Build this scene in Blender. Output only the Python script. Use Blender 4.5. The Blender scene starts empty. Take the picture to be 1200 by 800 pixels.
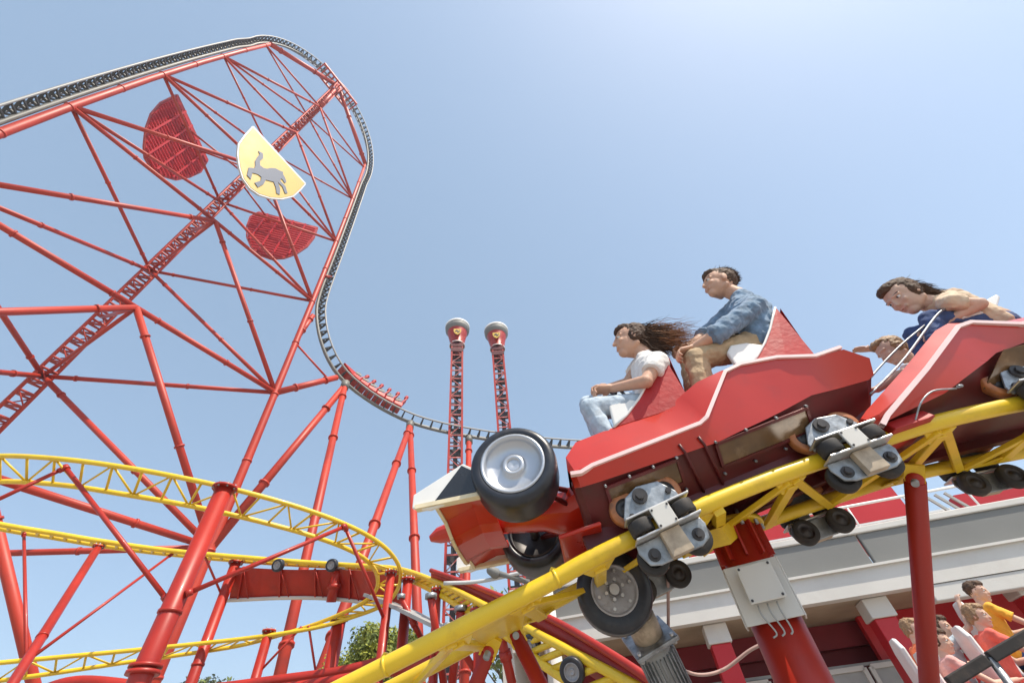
import bpy, math, random
import numpy as np
from mathutils import Vector, Matrix
random.seed(7); RNG = np.random.RandomState(7)
A3 = lambda *a: np.array(a, float)
# ------------------------------------------------------------------ scene
sc = bpy.context.scene
# ------------------------------------------------------------------ camera model (also used to survey real positions)
f = 500.0; vp = (-56.0, -460.0)
_d = math.hypot(*vp); PITCH = math.atan(f/_d); _s = -vp[0]/_d; _c = -vp[1]/_d
FW = A3(0, math.cos(PITCH), math.sin(PITCH)); _U0 = A3(0, -math.sin(PITCH), math.cos(PITCH)); _R0 = A3(1, 0, 0)
RR = _c*_R0 - _s*_U0; UU = _s*_R0 + _c*_U0; CAM = A3(0, 0, 1.7)
def dr(x, y): return FW + RR*(x-600)/f + UU*(400-y)/f
def D(x, y, dep): return CAM + dr(x, y)*dep
def Z(x, y, z):
    v = dr(x, y); return CAM + v*(z-1.7)/v[2]
def unit(v):
    v = np.asarray(v, float); n = np.linalg.norm(v); return v/n if n > 1e-12 else v
ZUP = A3(0, 0, 1)
# ------------------------------------------------------------------ materials
M = {}
def mat(name, col, rough=.5, metal=0., var=.12, scale=6., bump=0., bscale=40., coat=0., dirt=None, dscale=3., damt=.5, sheen=0., sub=0.):
    m = bpy.data.materials.new(name); m.use_nodes = True
    nt = m.node_tree; N = nt.nodes; Lk = nt.links; b = N['Principled BSDF']
    b.inputs['Roughness'].default_value = rough; b.inputs['Metallic'].default_value = metal
    b.inputs['Coat Weight'].default_value = coat; b.inputs['Coat Roughness'].default_value = .08
    if sheen: b.inputs['Sheen Weight'].default_value = sheen
    if sub:
        b.inputs['Subsurface Weight'].default_value = sub; b.inputs['Subsurface Radius'].default_value = (.02, .008, .004); b.inputs['Subsurface Scale'].default_value = .5
    tc = N.new('ShaderNodeTexCoord')
    nz = N.new('ShaderNodeTexNoise'); nz.inputs['Scale'].default_value = scale; nz.inputs['Detail'].default_value = 6
    Lk.new(tc.outputs['Object'], nz.inputs['Vector'])
    rp = N.new('ShaderNodeValToRGB')
    c1 = [max(0, c*(1-var)) for c in col]+[1]; c2 = [min(1, c*(1+var)) for c in col]+[1]
    rp.color_ramp.elements[0].position = .3; rp.color_ramp.elements[1].position = .7
    rp.color_ramp.elements[0].color = c1; rp.color_ramp.elements[1].color = c2
    Lk.new(nz.outputs['Fac'], rp.inputs['Fac']); out = rp.outputs['Color']
    if dirt:
        n2 = N.new('ShaderNodeTexNoise'); n2.inputs['Scale'].default_value = dscale; n2.inputs['Detail'].default_value = 9; n2.inputs['Roughness'].default_value = .65
        Lk.new(tc.outputs['Object'], n2.inputs['Vector'])
        r2 = N.new('ShaderNodeValToRGB'); r2.color_ramp.elements[0].position = .52; r2.color_ramp.elements[1].position = .72
        r2.color_ramp.elements[0].color = (0, 0, 0, 1); r2.color_ramp.elements[1].color = (damt,)*3+(1,)
        Lk.new(n2.outputs['Fac'], r2.inputs['Fac'])
        mx = N.new('ShaderNodeMix'); mx.data_type = 'RGBA'
        Lk.new(r2.outputs['Color'], mx.inputs[0]); Lk.new(out, mx.inputs[6]); mx.inputs[7].default_value = (*dirt, 1)
        out = mx.outputs[2]
    Lk.new(out, b.inputs['Base Color'])
    mr = N.new('ShaderNodeMapRange'); mr.inputs[3].default_value = max(.02, rough-.08); mr.inputs[4].default_value = min(1, rough+.12)
    Lk.new(nz.outputs['Fac'], mr.inputs[0]); Lk.new(mr.outputs[0], b.inputs['Roughness'])
    if bump:
        n3 = N.new('ShaderNodeTexNoise'); n3.inputs['Scale'].default_value = bscale; n3.inputs['Detail'].default_value = 5
        Lk.new(tc.outputs['Object'], n3.inputs['Vector'])
        bp = N.new('ShaderNodeBump'); bp.inputs['Strength'].default_value = bump; bp.inputs['Distance'].default_value = .01
        Lk.new(n3.outputs['Fac'], bp.inputs['Height']); Lk.new(bp.outputs['Normal'], b.inputs['Normal'])
    M[name] = m; return m
mat('tower_red', (.43, .03, .01), .48, var=.12, scale=.35, dirt=(.22, .03, .025), dscale=.5, damt=.5)
mat('lattice_red', (.42, .09, .08), .5, var=.5, scale=3., dirt=(.45, .42, .42), dscale=1.5, damt=.9)
mat('support_red', (.38, .018, .007), .42, var=.14, scale=1.4, dirt=(.2, .02, .02), dscale=2.2, damt=.45, coat=.05)
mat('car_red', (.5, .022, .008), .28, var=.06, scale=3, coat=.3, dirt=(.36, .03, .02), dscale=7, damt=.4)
mat('seat_red', (.4, .014, .014), .55, var=.12, scale=9, bump=.35, bscale=26)
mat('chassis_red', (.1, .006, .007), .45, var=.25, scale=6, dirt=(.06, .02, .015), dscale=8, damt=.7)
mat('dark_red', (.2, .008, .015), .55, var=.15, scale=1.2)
mat('stripe_pink', (.85, .62, .6), .4, var=.04, scale=5)
mat('yellow_paint', (.78, .52, .02), .36, var=.08, scale=2.5, dirt=(.45, .26, .03), dscale=5, damt=.5, coat=.2)
mat('pale_yellow', (.8, .6, .12), .42, var=.08, scale=1.5, dirt=(.5, .36, .1), dscale=4, damt=.4)
mat('badge_yellow', (.5, .32, .03), .5, var=.05, scale=.6)
mat('horse_grey', (.09, .11, .16), .6, var=.1)
mat('track_grey', (.05, .05, .05), .5, metal=.2, var=.3, scale=1.)
mat('rail_light', (.55, .55, .54), .4, var=.1, scale=1.)
mat('track_rail', (.3, .3, .29), .45, var=.1, scale=1.)
mat('spine_grey', (.16, .155, .14), .5, var=.15, scale=1.)
mat('zinc', (.33, .35, .37), .45, metal=.75, var=.3, scale=22, bump=.2, bscale=60, dirt=(.1, .09, .08), dscale=12, damt=.7)
mat('bright_steel', (.55, .54, .53), .35, metal=.6, var=.08, scale=9)
mat('rim_silver', (.5, .52, .56), .34, metal=.55, var=.05, scale=4, coat=.3)
mat('rim_grey', (.36, .35, .36), .5, metal=.3, var=.15, scale=12, dirt=(.14, .12, .1), dscale=14, damt=.6)
mat('beige_plate', (.45, .36, .26), .55, var=.2, scale=14, dirt=(.2, .14, .1), dscale=12, damt=.6)
mat('rubber', (.02, .022, .03), .33, var=.3, scale=10, dirt=(.07, .06, .055), dscale=9, damt=.5)
mat('dull_rubber', (.03, .027, .026), .7, var=.3, scale=9, dirt=(.1, .075, .06), dscale=10, damt=.6)
mat('urethane', (.42, .15, .05), .45, var=.25, scale=16, dirt=(.1, .05, .03), dscale=14, damt=.7)
mat('dark_metal', (.06, .055, .055), .45, metal=.5, var=.3, scale=15)
mat('white_shell', (.78, .77, .74), .35, var=.04, scale=4, coat=.2)
mat('black_gloss', (.02, .02, .022), .1, var=.2, coat=.5)
mat('cream_edge', (.72, .62, .42), .5, var=.12, scale=9, dirt=(.4, .3, .18), dscale=10, damt=.5)
mat('smoked_panel', (.13, .07, .03), .22, var=.4, scale=5, dirt=(.34, .22, .12), dscale=6, damt=.6)
mat('skin', (.55, .32, .22), .62, var=.07, scale=18, sub=.12)
mat('skin_light', (.6, .39, .29), .62, var=.07, scale=18, sub=.12)
mat('lips', (.5, .2, .15), .45, var=.05)
mat('eye_white', (.75, .74, .7), .2, var=.02)
mat('eye_dark', (.02, .012, .01), .2, var=.02)
mat('hair_dark', (.06, .028, .014), .7, var=.4, scale=30, bump=.6, bscale=90)
mat('hair_tip', (.28, .12, .05), .5, var=.4, scale=20)
mat('hair_brown', (.085, .045, .024), .7, var=.4, scale=30, bump=.8, bscale=100)
mat('hair_blond', (.3, .18, .09), .55, var=.3, scale=30, bump=.6, bscale=80)
mat('denim_shirt', (.14, .22, .32), .85, var=.3, scale=14, bump=.7, bscale=30, dirt=(.2, .28, .42), dscale=18, damt=.5, sheen=.2)
mat('cotton_white', (.74, .71, .68), .85, var=.05, scale=12, bump=.6, bscale=22)
mat('cotton_beige', (.62, .47, .33), .85, var=.12, scale=12, bump=.7, bscale=22, dirt=(.55, .22, .16), dscale=6, damt=.5)
mat('khaki', (.46, .33, .2), .85, var=.16, scale=10, bump=.9, bscale=24)
mat('light_jeans', (.42, .5, .58), .85, var=.18, scale=16, bump=.7, bscale=26, dirt=(.62, .67, .7), dscale=9, damt=.6)
mat('navy_jeans', (.05, .085, .2), .85, var=.25, scale=18, bump=.5, bscale=30)
mat('shirt_yellow', (.8, .42, .04), .8, var=.12, scale=10, bump=.6, bscale=22)
mat('shirt_coral', (.75, .14, .1), .8, var=.12, scale=10, bump=.6, bscale=22)
mat('shirt_pink', (.72, .38, .34), .8, var=.12, scale=10, bump=.6, bscale=22)
mat('shirt_pale', (.5, .58, .62), .8, var=.1, scale=10, bump=.6, bscale=22)
mat('shirt_orange', (.8, .2, .08), .8, var=.12, scale=10, bump=.6, bscale=22)
mat('shoe_grey', (.35, .33, .32), .6, var=.15, scale=20)
mat('plaster_white', (.62, .6, .56), .7, var=.05, scale=.8, dirt=(.5, .46, .42), dscale=1.2, damt=.35)
mat('parapet_grey', (.19, .19, .18), .6, var=.08, scale=.6, dirt=(.2, .2, .19), dscale=.8, damt=.5)
mat('soffit_brown', (.38, .29, .2), .7, var=.15, scale=1.5)
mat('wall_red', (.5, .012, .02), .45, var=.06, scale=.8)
mat('glass_dark', (.03, .035, .04), .08, var=.2)
mat('grille_grey', (.35, .35, .34), .5, var=.1, scale=3)
mat('ground_mix', (.3, .28, .25), .85, var=.2, scale=.3)
mat('cable_pink', (.45, .3, .27), .6, var=.1)
mat('bark', (.14, .1, .07), .9, var=.3, scale=8, bump=.8, bscale=20)
def leafmat(name, c):
    m = mat(name, c, .55, var=.35, scale=1.5)
    b = m.node_tree.nodes['Principled BSDF']; b.inputs['Subsurface Weight'].default_value = 0
    return m
leafmat('leaf_green', (.3, .32, .04)); leafmat('leaf_dark', (.16, .2, .04)); leafmat('leaf_grey', (.09, .11, .05))
# ------------------------------------------------------------------ object helpers
MW = {}      # world matrix of each Empty / top-level thing, by object name
def link(o): sc.collection.objects.link(o); return o
def tag(o, label=None, cat=None, group=None, kind=None):
    if label: o['label'] = label
    if cat: o['category'] = cat
    if group: o['group'] = group
    if kind: o['kind'] = kind
    return o
def thing(name, label, cat, loc, group=None, mtx=None):
    o = link(bpy.data.objects.new(name, None)); o.empty_display_size = .2
    mw = mtx if mtx is not None else Matrix.Translation(Vector([float(v) for v in loc]))
    o.matrix_world = mw; MW[o.name] = mw
    return tag(o, label, cat, group)
class MB:
    def __init__(s): s.v = []; s.f = []; s.sm = []
    def add(s, vs, fs, smooth=False):
        n = len(s.v); s.v += [tuple(float(c) for c in p) for p in vs]
        s.f += [tuple(i+n for i in q) for q in fs]; s.sm += [smooth]*len(fs); return s
    def tube(s, pts, r, seg=12, caps=True, up=None):
        P = [np.asarray(p, float) for p in pts]; n = len(P)
        rs = [r]*n if np.isscalar(r) else list(r)
        T = [unit(P[min(i+1, n-1)]-P[max(i-1, 0)]) for i in range(n)]
        a = np.asarray(up, float) if up is not None else (ZUP if abs(T[0][2]) < .95 else A3(1, 0, 0))
        x = unit(np.cross(a, T[0])); vs = []
        for i in range(n):
            x = unit(x - T[i]*(x@T[i])); y = np.cross(T[i], x)
            for k in range(seg):
                q = 2*math.pi*k/seg; vs.append(P[i]+rs[i]*(math.cos(q)*x+math.sin(q)*y))
        fs = [(i*seg+k, i*seg+(k+1) % seg, (i+1)*seg+(k+1) % seg, (i+1)*seg+k) for i in range(n-1) for k in range(seg)]
        s.add(vs, fs, True)
        if caps:
            b = len(s.v)-n*seg
            s.f += [tuple(b+k for k in range(seg))[::-1], tuple(b+(n-1)*seg+k for k in range(seg))]; s.sm += [False]*2
        return s
    def bar(s, a, b, w, h, up=ZUP):
        a = np.asarray(a, float); b = np.asarray(b, float); t = unit(b-a); x = np.cross(t, up)
        if np.linalg.norm(x) < 1e-4: x = np.cross(t, A3(1, 0, 0))
        x = unit(x); y = np.cross(x, t)
        vs = [p+x*i*w/2+y*j*h/2 for p in (a, b) for i, j in ((-1, -1), (1, -1), (1, 1), (-1, 1))]
        return s.add(vs, [(3, 2, 1, 0), (4, 5, 6, 7), (0, 1, 5, 4), (1, 2, 6, 5), (2, 3, 7, 6), (3, 0, 4, 7)])
    def prism(s, poly, d):        # poly: 3D points (planar), extruded by vector d
        P = [np.asarray(p, float) for p in poly]; n = len(P); d = np.asarray(d, float)
        return s.add(P+[p+d for p in P], [tuple(range(n))[::-1], tuple(range(n, 2*n))]+[(i, (i+1) % n, n+(i+1) % n, n+i) for i in range(n)])
    def lathe(s, o, ax, prof, seg=40, smooth=True):   # prof: (radius, dist along axis)
        o = np.asarray(o, float); ax = unit(ax); x = unit(np.cross(ax, ZUP if abs(ax[2]) < .9 else A3(1, 0, 0))); y = np.cross(ax, x)
        vs = [o+ax*h+r*(math.cos(2*math.pi*k/seg)*x+math.sin(2*math.pi*k/seg)*y) for r, h in prof for k in range(seg)]
        fs = [(i*seg+k, i*seg+(k+1) % seg, (i+1)*seg+(k+1) % seg, (i+1)*seg+k) for i in range(len(prof)-1) for k in range(seg)]
        return s.add(vs, fs, smooth)
    def capsule(s, a, b, r1, r2=None, seg=14, fl=1., flax=None):
        r2 = r1 if r2 is None else r2; a = np.asarray(a, float); b = np.asarray(b, float)
        t = unit(b-a) if np.linalg.norm(b-a) > 1e-6 else ZUP
        P = []; R = []
        for q in (-80, -60, -35, -12): P.append(a+t*r1*math.sin(math.radians(q))); R.append(r1*math.cos(math.radians(q)))
        for q in (12, 35, 60, 80): P.append(b+t*r2*math.sin(math.radians(q))); R.append(r2*math.cos(math.radians(q)))
        return s.tube(P, R, seg)
    def ball(s, c, rx, ry, rz, X=None, Y=None, Zx=None, seg=20, ring=12):
        X = A3(1, 0, 0) if X is None else X; Y = A3(0, 1, 0) if Y is None else Y; Zx = ZUP if Zx is None else Zx; c = np.asarray(c, float)
        vs = [c-Zx*rz]
        for j in range(1, ring):
            q = math.pi*(j/ring-.5)
            for k in range(seg):
                p = 2*math.pi*k/seg; vs.append(c+X*rx*math.cos(q)*math.cos(p)+Y*ry*math.cos(q)*math.sin(p)+Zx*rz*math.sin(q))
        vs.append(c+Zx*rz); n = len(vs)-1
        fs = [(0, 1+(k+1) % seg, 1+k) for k in range(seg)]
        fs += [(1+j*seg+k, 1+j*seg+(k+1) % seg, 1+(j+1)*seg+(k+1) % seg, 1+(j+1)*seg+k) for j in range(ring-2) for k in range(seg)]
        fs += [(n, 1+(ring-2)*seg+k, 1+(ring-2)*seg+(k+1) % seg) for k in range(seg)]
        return s.add(vs, fs, True)
    def parts(s, name, m, parent, **k):     # one object per loose piece
        n = len(s.v); r = list(range(n))
        def fd(i):
            while r[i] != i: r[i] = r[r[i]]; i = r[i]
            return i
        for q in s.f:
            a = fd(q[0])
            for j in q[1:]:
                b = fd(j)
                if a != b: r[b] = a
        g = {}
        for q, sm in zip(s.f, s.sm): g.setdefault(fd(q[0]), []).append((q, sm))
        for fs in g.values():
            idx = sorted({i for q, _ in fs for i in q}); mp = {i: j for j, i in enumerate(idx)}
            o = MB(); o.v = [s.v[i] for i in idx]; o.f = [tuple(mp[i] for i in q) for q, _ in fs]; o.sm = [x for _, x in fs]; o.build(name, m, parent, **k)
    def build(s, name, m, parent=None, bevel=0, remesh=0, smooth=0, disp=None, base=False):
        me = bpy.data.meshes.new(name); o = bpy.data.objects.new(name, me)
        V = s.v
        if parent is not None:
            q = parent
            while q.parent: q = q.parent
            mw = MW[q.name]; inv = mw.inverted(); V = [inv @ Vector(p) for p in V]; o.parent = parent
        else:
            a = np.array(V); c = A3((a[:, 0].min()+a[:, 0].max())/2, (a[:, 1].min()+a[:, 1].max())/2, a[:, 2].min())
            V = [Vector(p-c) for p in a]; o.location = Vector(c); MW[o.name] = Matrix.Translation(Vector(c))
        me.from_pydata([tuple(p) for p in V], [], s.f)
        me.polygons.foreach_set('use_smooth', s.sm); me.update()
        mats = m if isinstance(m, (list, tuple)) else [m]
        for k in mats: me.materials.append(M[k])
        link(o)
        if remesh:
            k = o.modifiers.new('r', 'REMESH'); k.mode = 'VOXEL'; k.voxel_size = remesh; k.use_smooth_shade = True
        if smooth:
            k = o.modifiers.new('s', 'SMOOTH'); k.iterations = smooth; k.factor = .5
        if disp:
            tx = bpy.data.textures.new('folds', 'CLOUDS'); tx.noise_scale = disp[1]; tx.noise_depth = 2
            k = o.modifiers.new('d', 'DISPLACE'); k.texture = tx; k.strength = disp[0]; k.mid_level = .5; k.texture_coords = 'LOCAL'
        if any(s.sm) and not remesh and name in ('body', 'underbody', 'nose_cone'):
            k = o.modifiers.new('e', 'EDGE_SPLIT'); k.split_angle = math.radians(24)
            bevel = 0
        if bevel:
            k = o.modifiers.new('b', 'BEVEL'); k.width = bevel; k.segments = 2; k.limit_method = 'ANGLE'; k.angle_limit = math.radians(40)
        return o
def cr(P, n=8):          # Catmull-Rom resample
    P = [np.asarray(p, float) for p in P]; Q = [2*P[0]-P[1]]+P+[2*P[-1]-P[-2]]; out = []
    for i in range(1, len(Q)-2):
        for k in range(n):
            t = k/n; a, b, c, d = Q[i-1:i+3]
            out.append(.5*((2*b)+(c-a)*t+(2*a-5*b+4*c-d)*t*t+(3*b-a-3*c+d)*t**3))
    out.append(P[-1]); return out
def resample(P, step):
    P = [np.asarray(p, float) for p in P]; L = [0]
    for a, b in zip(P, P[1:]): L.append(L[-1]+np.linalg.norm(b-a))
    n = max(2, int(round(L[-1]/step))+1); q = np.linspace(0, L[-1], n); A = np.array(P)
    return [A3(*[np.interp(t, L, A[:, j]) for j in range(3)]) for t in q]
def frames(P, up):
    n = len(P); out = []
    for i in range(n):
        t = unit(P[min(i+1, n-1)]-P[max(i-1, 0)]); u = up[i] if isinstance(up, list) else up
        b = unit(np.cross(t, u)); out.append((P[i], t, b, np.cross(b, t)))
    return out
def flange(mb, a, b, fr, r, th=.05):   # bolted flange pair on a tube a-b at fraction fr
    p = a+(b-a)*fr; t = unit(b-a); mb.tube([p-t*th, p+t*th], r, 14)

# ================================================================== SETTING
mb = MB(); S = 3000
mb.add([(-S, -S, 0), (S, -S, 0), (S, S, 0), (-S, S, 0)], [(0, 1, 2, 3)])
tag(mb.build('ground', 'ground_mix'), kind='structure')

# ================================================================== RED COASTER TOWER (tripod)
G1 = A3(-25, 32, 0); G0 = A3(-31, 19.5, 0); G2 = A3(-37, 7.5, 0)
e = unit(G1-G2); nrm = A3(e[1], -e[0], 0)
lev = [1.5, 17, 32.5, 48, 63.4, 79, 94.6]
def _leg(G, px):
    zs = [0, 17]+[q[1] for q in px]; P = [G, G]+[Z(*q[0], q[1])*A3(1, 1, 0) for q in px]
    P = np.array(P); cx, cy = np.polyfit(zs, P[:, 0], 2), np.polyfit(zs, P[:, 1], 2)
    return lambda z: A3(np.polyval(cx, z), np.polyval(cy, z), z)
pL = _leg(G2, [((82, 125), 48), ((190, 86), 63.4), ((262, 65), 79), ((312, 54), 94.6)])
pR = _leg(G1, [((320, 452), 33), ((370, 350), 48.5), ((395, 284), 63.4), ((412, 235), 79), ((427, 195), 94.6)])
def pF(z): return G0+ZUP*z
def pB(z): return A3(-31-.165*(112-z), 19.5+.078*(112-z), z)
tower = thing('coaster_tower', 'towering red tubular steel tower of three legs with crossed braces holding the grey track aloft', 'ride tower', G0)
for P_, top, zs in ((pR, 96, lev), (pL, 97, lev)):
    mb = MB(); mb.tube([P_(q) for q in np.linspace(0, top, 9)], list(np.linspace(.4, .27, 9)), 16)
    for z in list(np.arange(9, top, 7.75)): mb.tube([P_(z-.08), P_(z+.08)], .44-.0012*z, 16)
    mb.build('leg', 'tower_red', tower)
def brace(a, b, r, fl=True):
    mb = MB(); a = np.asarray(a); b = np.asarray(b); mb.tube([a, b], r, 10)
    if fl:
        for q in ((.13, .6) if np.linalg.norm(b-a) > 12 else (.2,)): flange(mb, a, b, q, r*1.3, .07)
    return mb.build('brace', 'tower_red', tower)
for i, z in enumerate(lev):
    rr = .24 if z < 40 else (.2 if z < 70 else .165)
    for P_ in (pL, pR):
        if i > 0:
            brace(pF(z), P_(z), rr); brace(pB(z), P_(z), rr*.9)
        if i > 0:
            brace(pF(z), P_(lev[i-1]), rr*1.15); brace(pB(z), P_(lev[i-1]), rr)
    if i > 0: brace(pF(z), pB(z), rr*.7, False)
brace(pF(94.6), pB(112), .3); 
for P_ in (pL, pR): brace(P_(96.5), G0+ZUP*111, .42)
brace(G0+ZUP*94.6, G0+ZUP*110, .35)
for k in range(1, 6): brace(pF(lev[k]), pB((lev[k]+lev[k+1])/2), .18, False)
# lattice leg
mbc = MB(); mbt = MB()
bt = unit(pB(112)-pB(0)); bx = unit(np.cross(bt, nrm)); by = np.cross(bx, bt); hw = .62
def bc(z, i, j): return pB(z)+bx*i*hw+by*j*hw
for i, j in ((-1, -1), (1, -1), (1, 1), (-1, 1)):
    mbc.tube([bc(0, i, j), bc(111, i, j)], .13, 8)
for z in np.arange(.5, 110.5, 1.25):
    c4 = [bc(z, i, j) for i, j in ((-1, -1), (1, -1), (1, 1), (-1, 1))]; c5 = [bc(z+1.25, i, j) for i, j in ((-1, -1), (1, -1), (1, 1), (-1, 1))]
    k0 = int(round(z/1.25)) % 2
    for k in range(4):
        mbt.bar(c4[k], c4[(k+1) % 4], .26, .1)
        if k % 2: mbt.bar(c4[(k+k0) % 4], c5[(k+1+k0) % 4] if k0 else c5[(k+1) % 4], .09, .09)
    mbt.bar(c4[0], c4[2], .3, .06)
lc_ = mbc.build('lattice_leg', 'tower_red', tower)
mbt.build('ladder_rungs', 'tower_red', lc_)
mb = MB()
for q in (-.6, .6): mb.tube([pB(3)+by*-.85+bx*q, pB(109)+by*-.85+bx*q], .04, 6)
mb.build('handrail', 'rail_light', lc_)
# top landing under the apex of the track
mb = MB(); c = G0+ZUP*109.4
for q in (-1.3, 1.3):
    mb.bar(c+nrm*q-e*4.5, c+nrm*q+e*4.5, .35, .5); mb.bar(c+nrm*q-e*2, c+nrm*q+e*2+ZUP*1.2, .2, .3)
for q in np.arange(-4.5, 4.6, .9): mb.bar(c+nrm*-1.5+e*q, c+nrm*1.5+e*q, .25, .15)
mb.build('top_landing', 'tower_red', tower)

# ---- shields hung on the tower
HORSE = [(.18,.83),(.26,.90),(.33,.93),(.36,.99),(.42,.94),(.52,.88),(.60,.76),(.64,.65),(.70,.58),(.78,.56),(.84,.66),(.83,.80),(.90,.92),(.99,.86),(.93,.82),(.92,.68),(.90,.54),(.84,.44),(.82,.36),(.90,.24),(.83,.04),(.73,.03),(.79,.21),(.70,.30),(.62,.32),(.58,.22),(.64,.04),(.54,.01),(.50,.20),(.52,.36),(.44,.44),(.38,.50),(.28,.42),(.20,.30),(.13,.34),(.20,.50),(.32,.60),(.18,.60),(.06,.50),(.02,.57),(.14,.69),(.29,.69),(.31,.77),(.26,.78),(.19,.75)]
def emblem(o, X, Y, size, d, parent, m='horse_grey', flip=False, sy=1.):
    mb = MB(); poly = [o+X*((1-x if flip else x)-.5)*size+Y*(y-.5)*size*sy for x, y in HORSE]
    if flip: poly = poly[::-1]
    mb.prism(poly, d); return mb.build('horse_emblem', m, parent)
def vplane(p1, p2):       # vertical plane through two points -> surveyed points
    w = unit((p2-p1)*A3(1, 1, 0)); n = A3(w[1], -w[0], 0)
    def g(x, y, off=0):
        v = dr(x, y); o = p1+n*off; return CAM+v*(((o-CAM)@n)/(v@n))
    return w, n, g
def shield(top1, top2, z, pts, name, label, m, rim, horse):
    p1 = Z(*top1, z); p2 = Z(*top2, z); w, n, g = vplane(p1, p2)
    if n@(CAM-p1) < 0: n = -n
    poly = [p1]+[g(*q) for q in pts]+[p2]
    c = (p1+p2)/2
    t = thing(name, label, 'sign', A3(c[0], c[1], min(p[2] for p in poly)))
    MB().prism(poly, -n*.25).build('panel', m, t)
    cen = sum(poly)/len(poly)
    mb = MB()
    out = [cen+(p-cen)*1.03 for p in poly]+[cen+(poly[0]-cen)*1.03]
    for k_, (a, b) in enumerate(zip(out, out[1:])): mb.bar(a-n*.15, b-n*.15, .45 if k_ == len(out)-2 else .16, .24, n)
    mb.build('rim', rim, t)
    mb = MB()
    if horse:
        emblem(cen+n*.03+ZUP*.1+w*.6, w, unit(np.cross(n, w))*(1 if np.cross(n, w)[2] > 0 else -1), 5.3, n*.05, t, flip=True, sy=1.3)
        for k in (.25, .5, .75):
            q = p1+(p2-p1)*k-n*.5; mb.bar(q, A3(q[0], q[1], cen[2]-2.5), .18, .18)
    else:
        Q = [((p-p1)@w, (p-p1)[2]) for p in poly]
        def chord(ax, val):
            xs = []
            for (x0_, y0_), (x1_, y1_) in zip(Q, Q[1:]+Q[:1]):
                a_, b_ = ((x0_, x1_) if ax == 0 else (y0_, y1_)); c_, d_ = ((y0_, y1_) if ax == 0 else (x0_, x1_))
                if (a_-val)*(b_-val) < 0: xs.append(c_+(d_-c_)*(val-a_)/(b_-a_))
            return (min(xs), max(xs)) if len(xs) > 1 else None
        PQ = lambda x, y, o_: p1+w*x+ZUP*y+n*o_
        xs_ = [q_[0] for q_ in Q]; ys_ = [q_[1] for q_ in Q]
        for v_ in np.arange(min(ys_)+.3, max(ys_)-.1, .62):
            k_ = chord(1, v_)
            if k_: mb.bar(PQ(k_[0]+.1, v_, .1), PQ(k_[1]-.1, v_, .1), .1, .14)
        for v_ in np.linspace(min(xs_), max(xs_), 6)[1:-1]:
            k_ = chord(0, v_)
            if k_: mb.bar(PQ(v_, k_[0]+.1, .25), PQ(v_, k_[1]-.1, .25), .2, .2)
    mb.build('frame', m if not horse else 'tower_red', t)
    for k in (.3, .7):
        q = p1+(p2-p1)*k-n*.3-ZUP*2; hub = pF(z) if horse else pB(z)
        MB().tube([q, hub+ZUP*(k-.5)*6], .14, 8).build('strut', 'tower_red', t)
    return t
shield((297, 150), (357, 215), 61, [(288, 160), (281, 170), (280, 182), (282, 196), (286, 209), (294, 220), (304, 227), (317, 231), (330, 232), (343, 229), (351, 222)], 'shield_sign', 'yellow shield panel with dark rearing horse hung high inside the red tower', 'badge_yellow', 'rail_light', True)
shield((208, 113), (243, 188), 72, [(190, 122), (179, 135), (173, 152), (171, 172), (172, 185), (180, 198), (193, 206), (207, 210), (222, 207), (235, 201)], 'shield_sign', 'red shield panel seen from behind, left of the yellow one, nearer the sloping track', 'wall_red', 'support_red', False)
shield((303, 249), (371, 267), 70, [(294, 254), (290, 265), (290, 277), (295, 288), (304, 297), (318, 302), (333, 301), (347, 296), (359, 288), (367, 278)], 'shield_sign', 'red shield panel seen from behind, below the yellow one at the foot of the trio', 'wall_red', 'support_red', False)

# ================================================================== GREY COASTER TRACK
path = []; ups = []
for z in np.arange(4, 88, 3.): path.append(pL(z)-e*1.35); ups.append(-e)
cT = (pL(90)+pR(90))/2; aT = np.linalg.norm(pR(90)-pL(90))/2+1.3
for q in np.linspace(180, 0, 28): path.append(cT+e*aT*math.cos(math.radians(q))+ZUP*(23.5*math.sin(math.radians(q)))); ups.append(unit(e*math.cos(math.radians(q))/aT+ZUP*math.sin(math.radians(q))/21))
for z in np.arange(87, 57, -3.): path.append(pR(z)+e*1.3); ups.append(e)
low = [(379, 352, 50), (377, 378, 45.5), (384, 408, 41.5), (399, 435, 39), (424, 458, 37.3), (455, 477, 36.2), (490, 492, 35.4), (540, 504, 34.9), (610, 514, 34.6), (690, 520, 34.5), (780, 519, 34.5), (900, 504, 34.5), (1030, 478, 34.5)]
lowp = [Z(*q) for q in low]
for k, p in enumerate(lowp): path.append(p); ups.append(unit(e*max(0, 1-k/6)+ZUP*(k/6+.05)))
pp = cr(path, 4); uu = cr(ups, 4)
pathR = resample(pp, 1.25)
from_idx = []
A_pp = np.array(pp)
upR = [unit(uu[int(np.argmin(((A_pp-p)**2).sum(1)))]) for p in pathR]
FRM = frames(pathR, upR)
gt = thing('coaster_track', 'grey steel track arching over the tall red tower and sweeping down to the right', 'coaster track', pathR[0])
for s_ in (-1, 1): MB().tube([p+b*s_*.75 for p, t, b, u in FRM], .11, 8).build('rail', 'track_rail', gt)
MB().tube([p-u*.75 for p, t, b, u in FRM], .2, 10).build('spine', 'spine_grey', gt)
def tie(mb, p, t, b, u):
    mb.bar(p-b*.75, p+b*.75, .14, .2, u); mb.bar(p-b*.75, p-u*.75, .14, .14, t); mb.bar(p+b*.75, p-u*.75, .14, .14, t); mb.bar(p, p-u*.7, .1, .3, b)
order = sorted(range(len(FRM)), key=lambda i: np.linalg.norm(FRM[i][0]-CAM) if FRM[i][0][1] > 0 else 999)
def infr(p):
    q = p-CAM; w = q@FW
    return w > 0 and 0 < 600+f*(q@RR)/w < 1200 and 0 < 400-f*(q@UU)/w < 800
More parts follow.
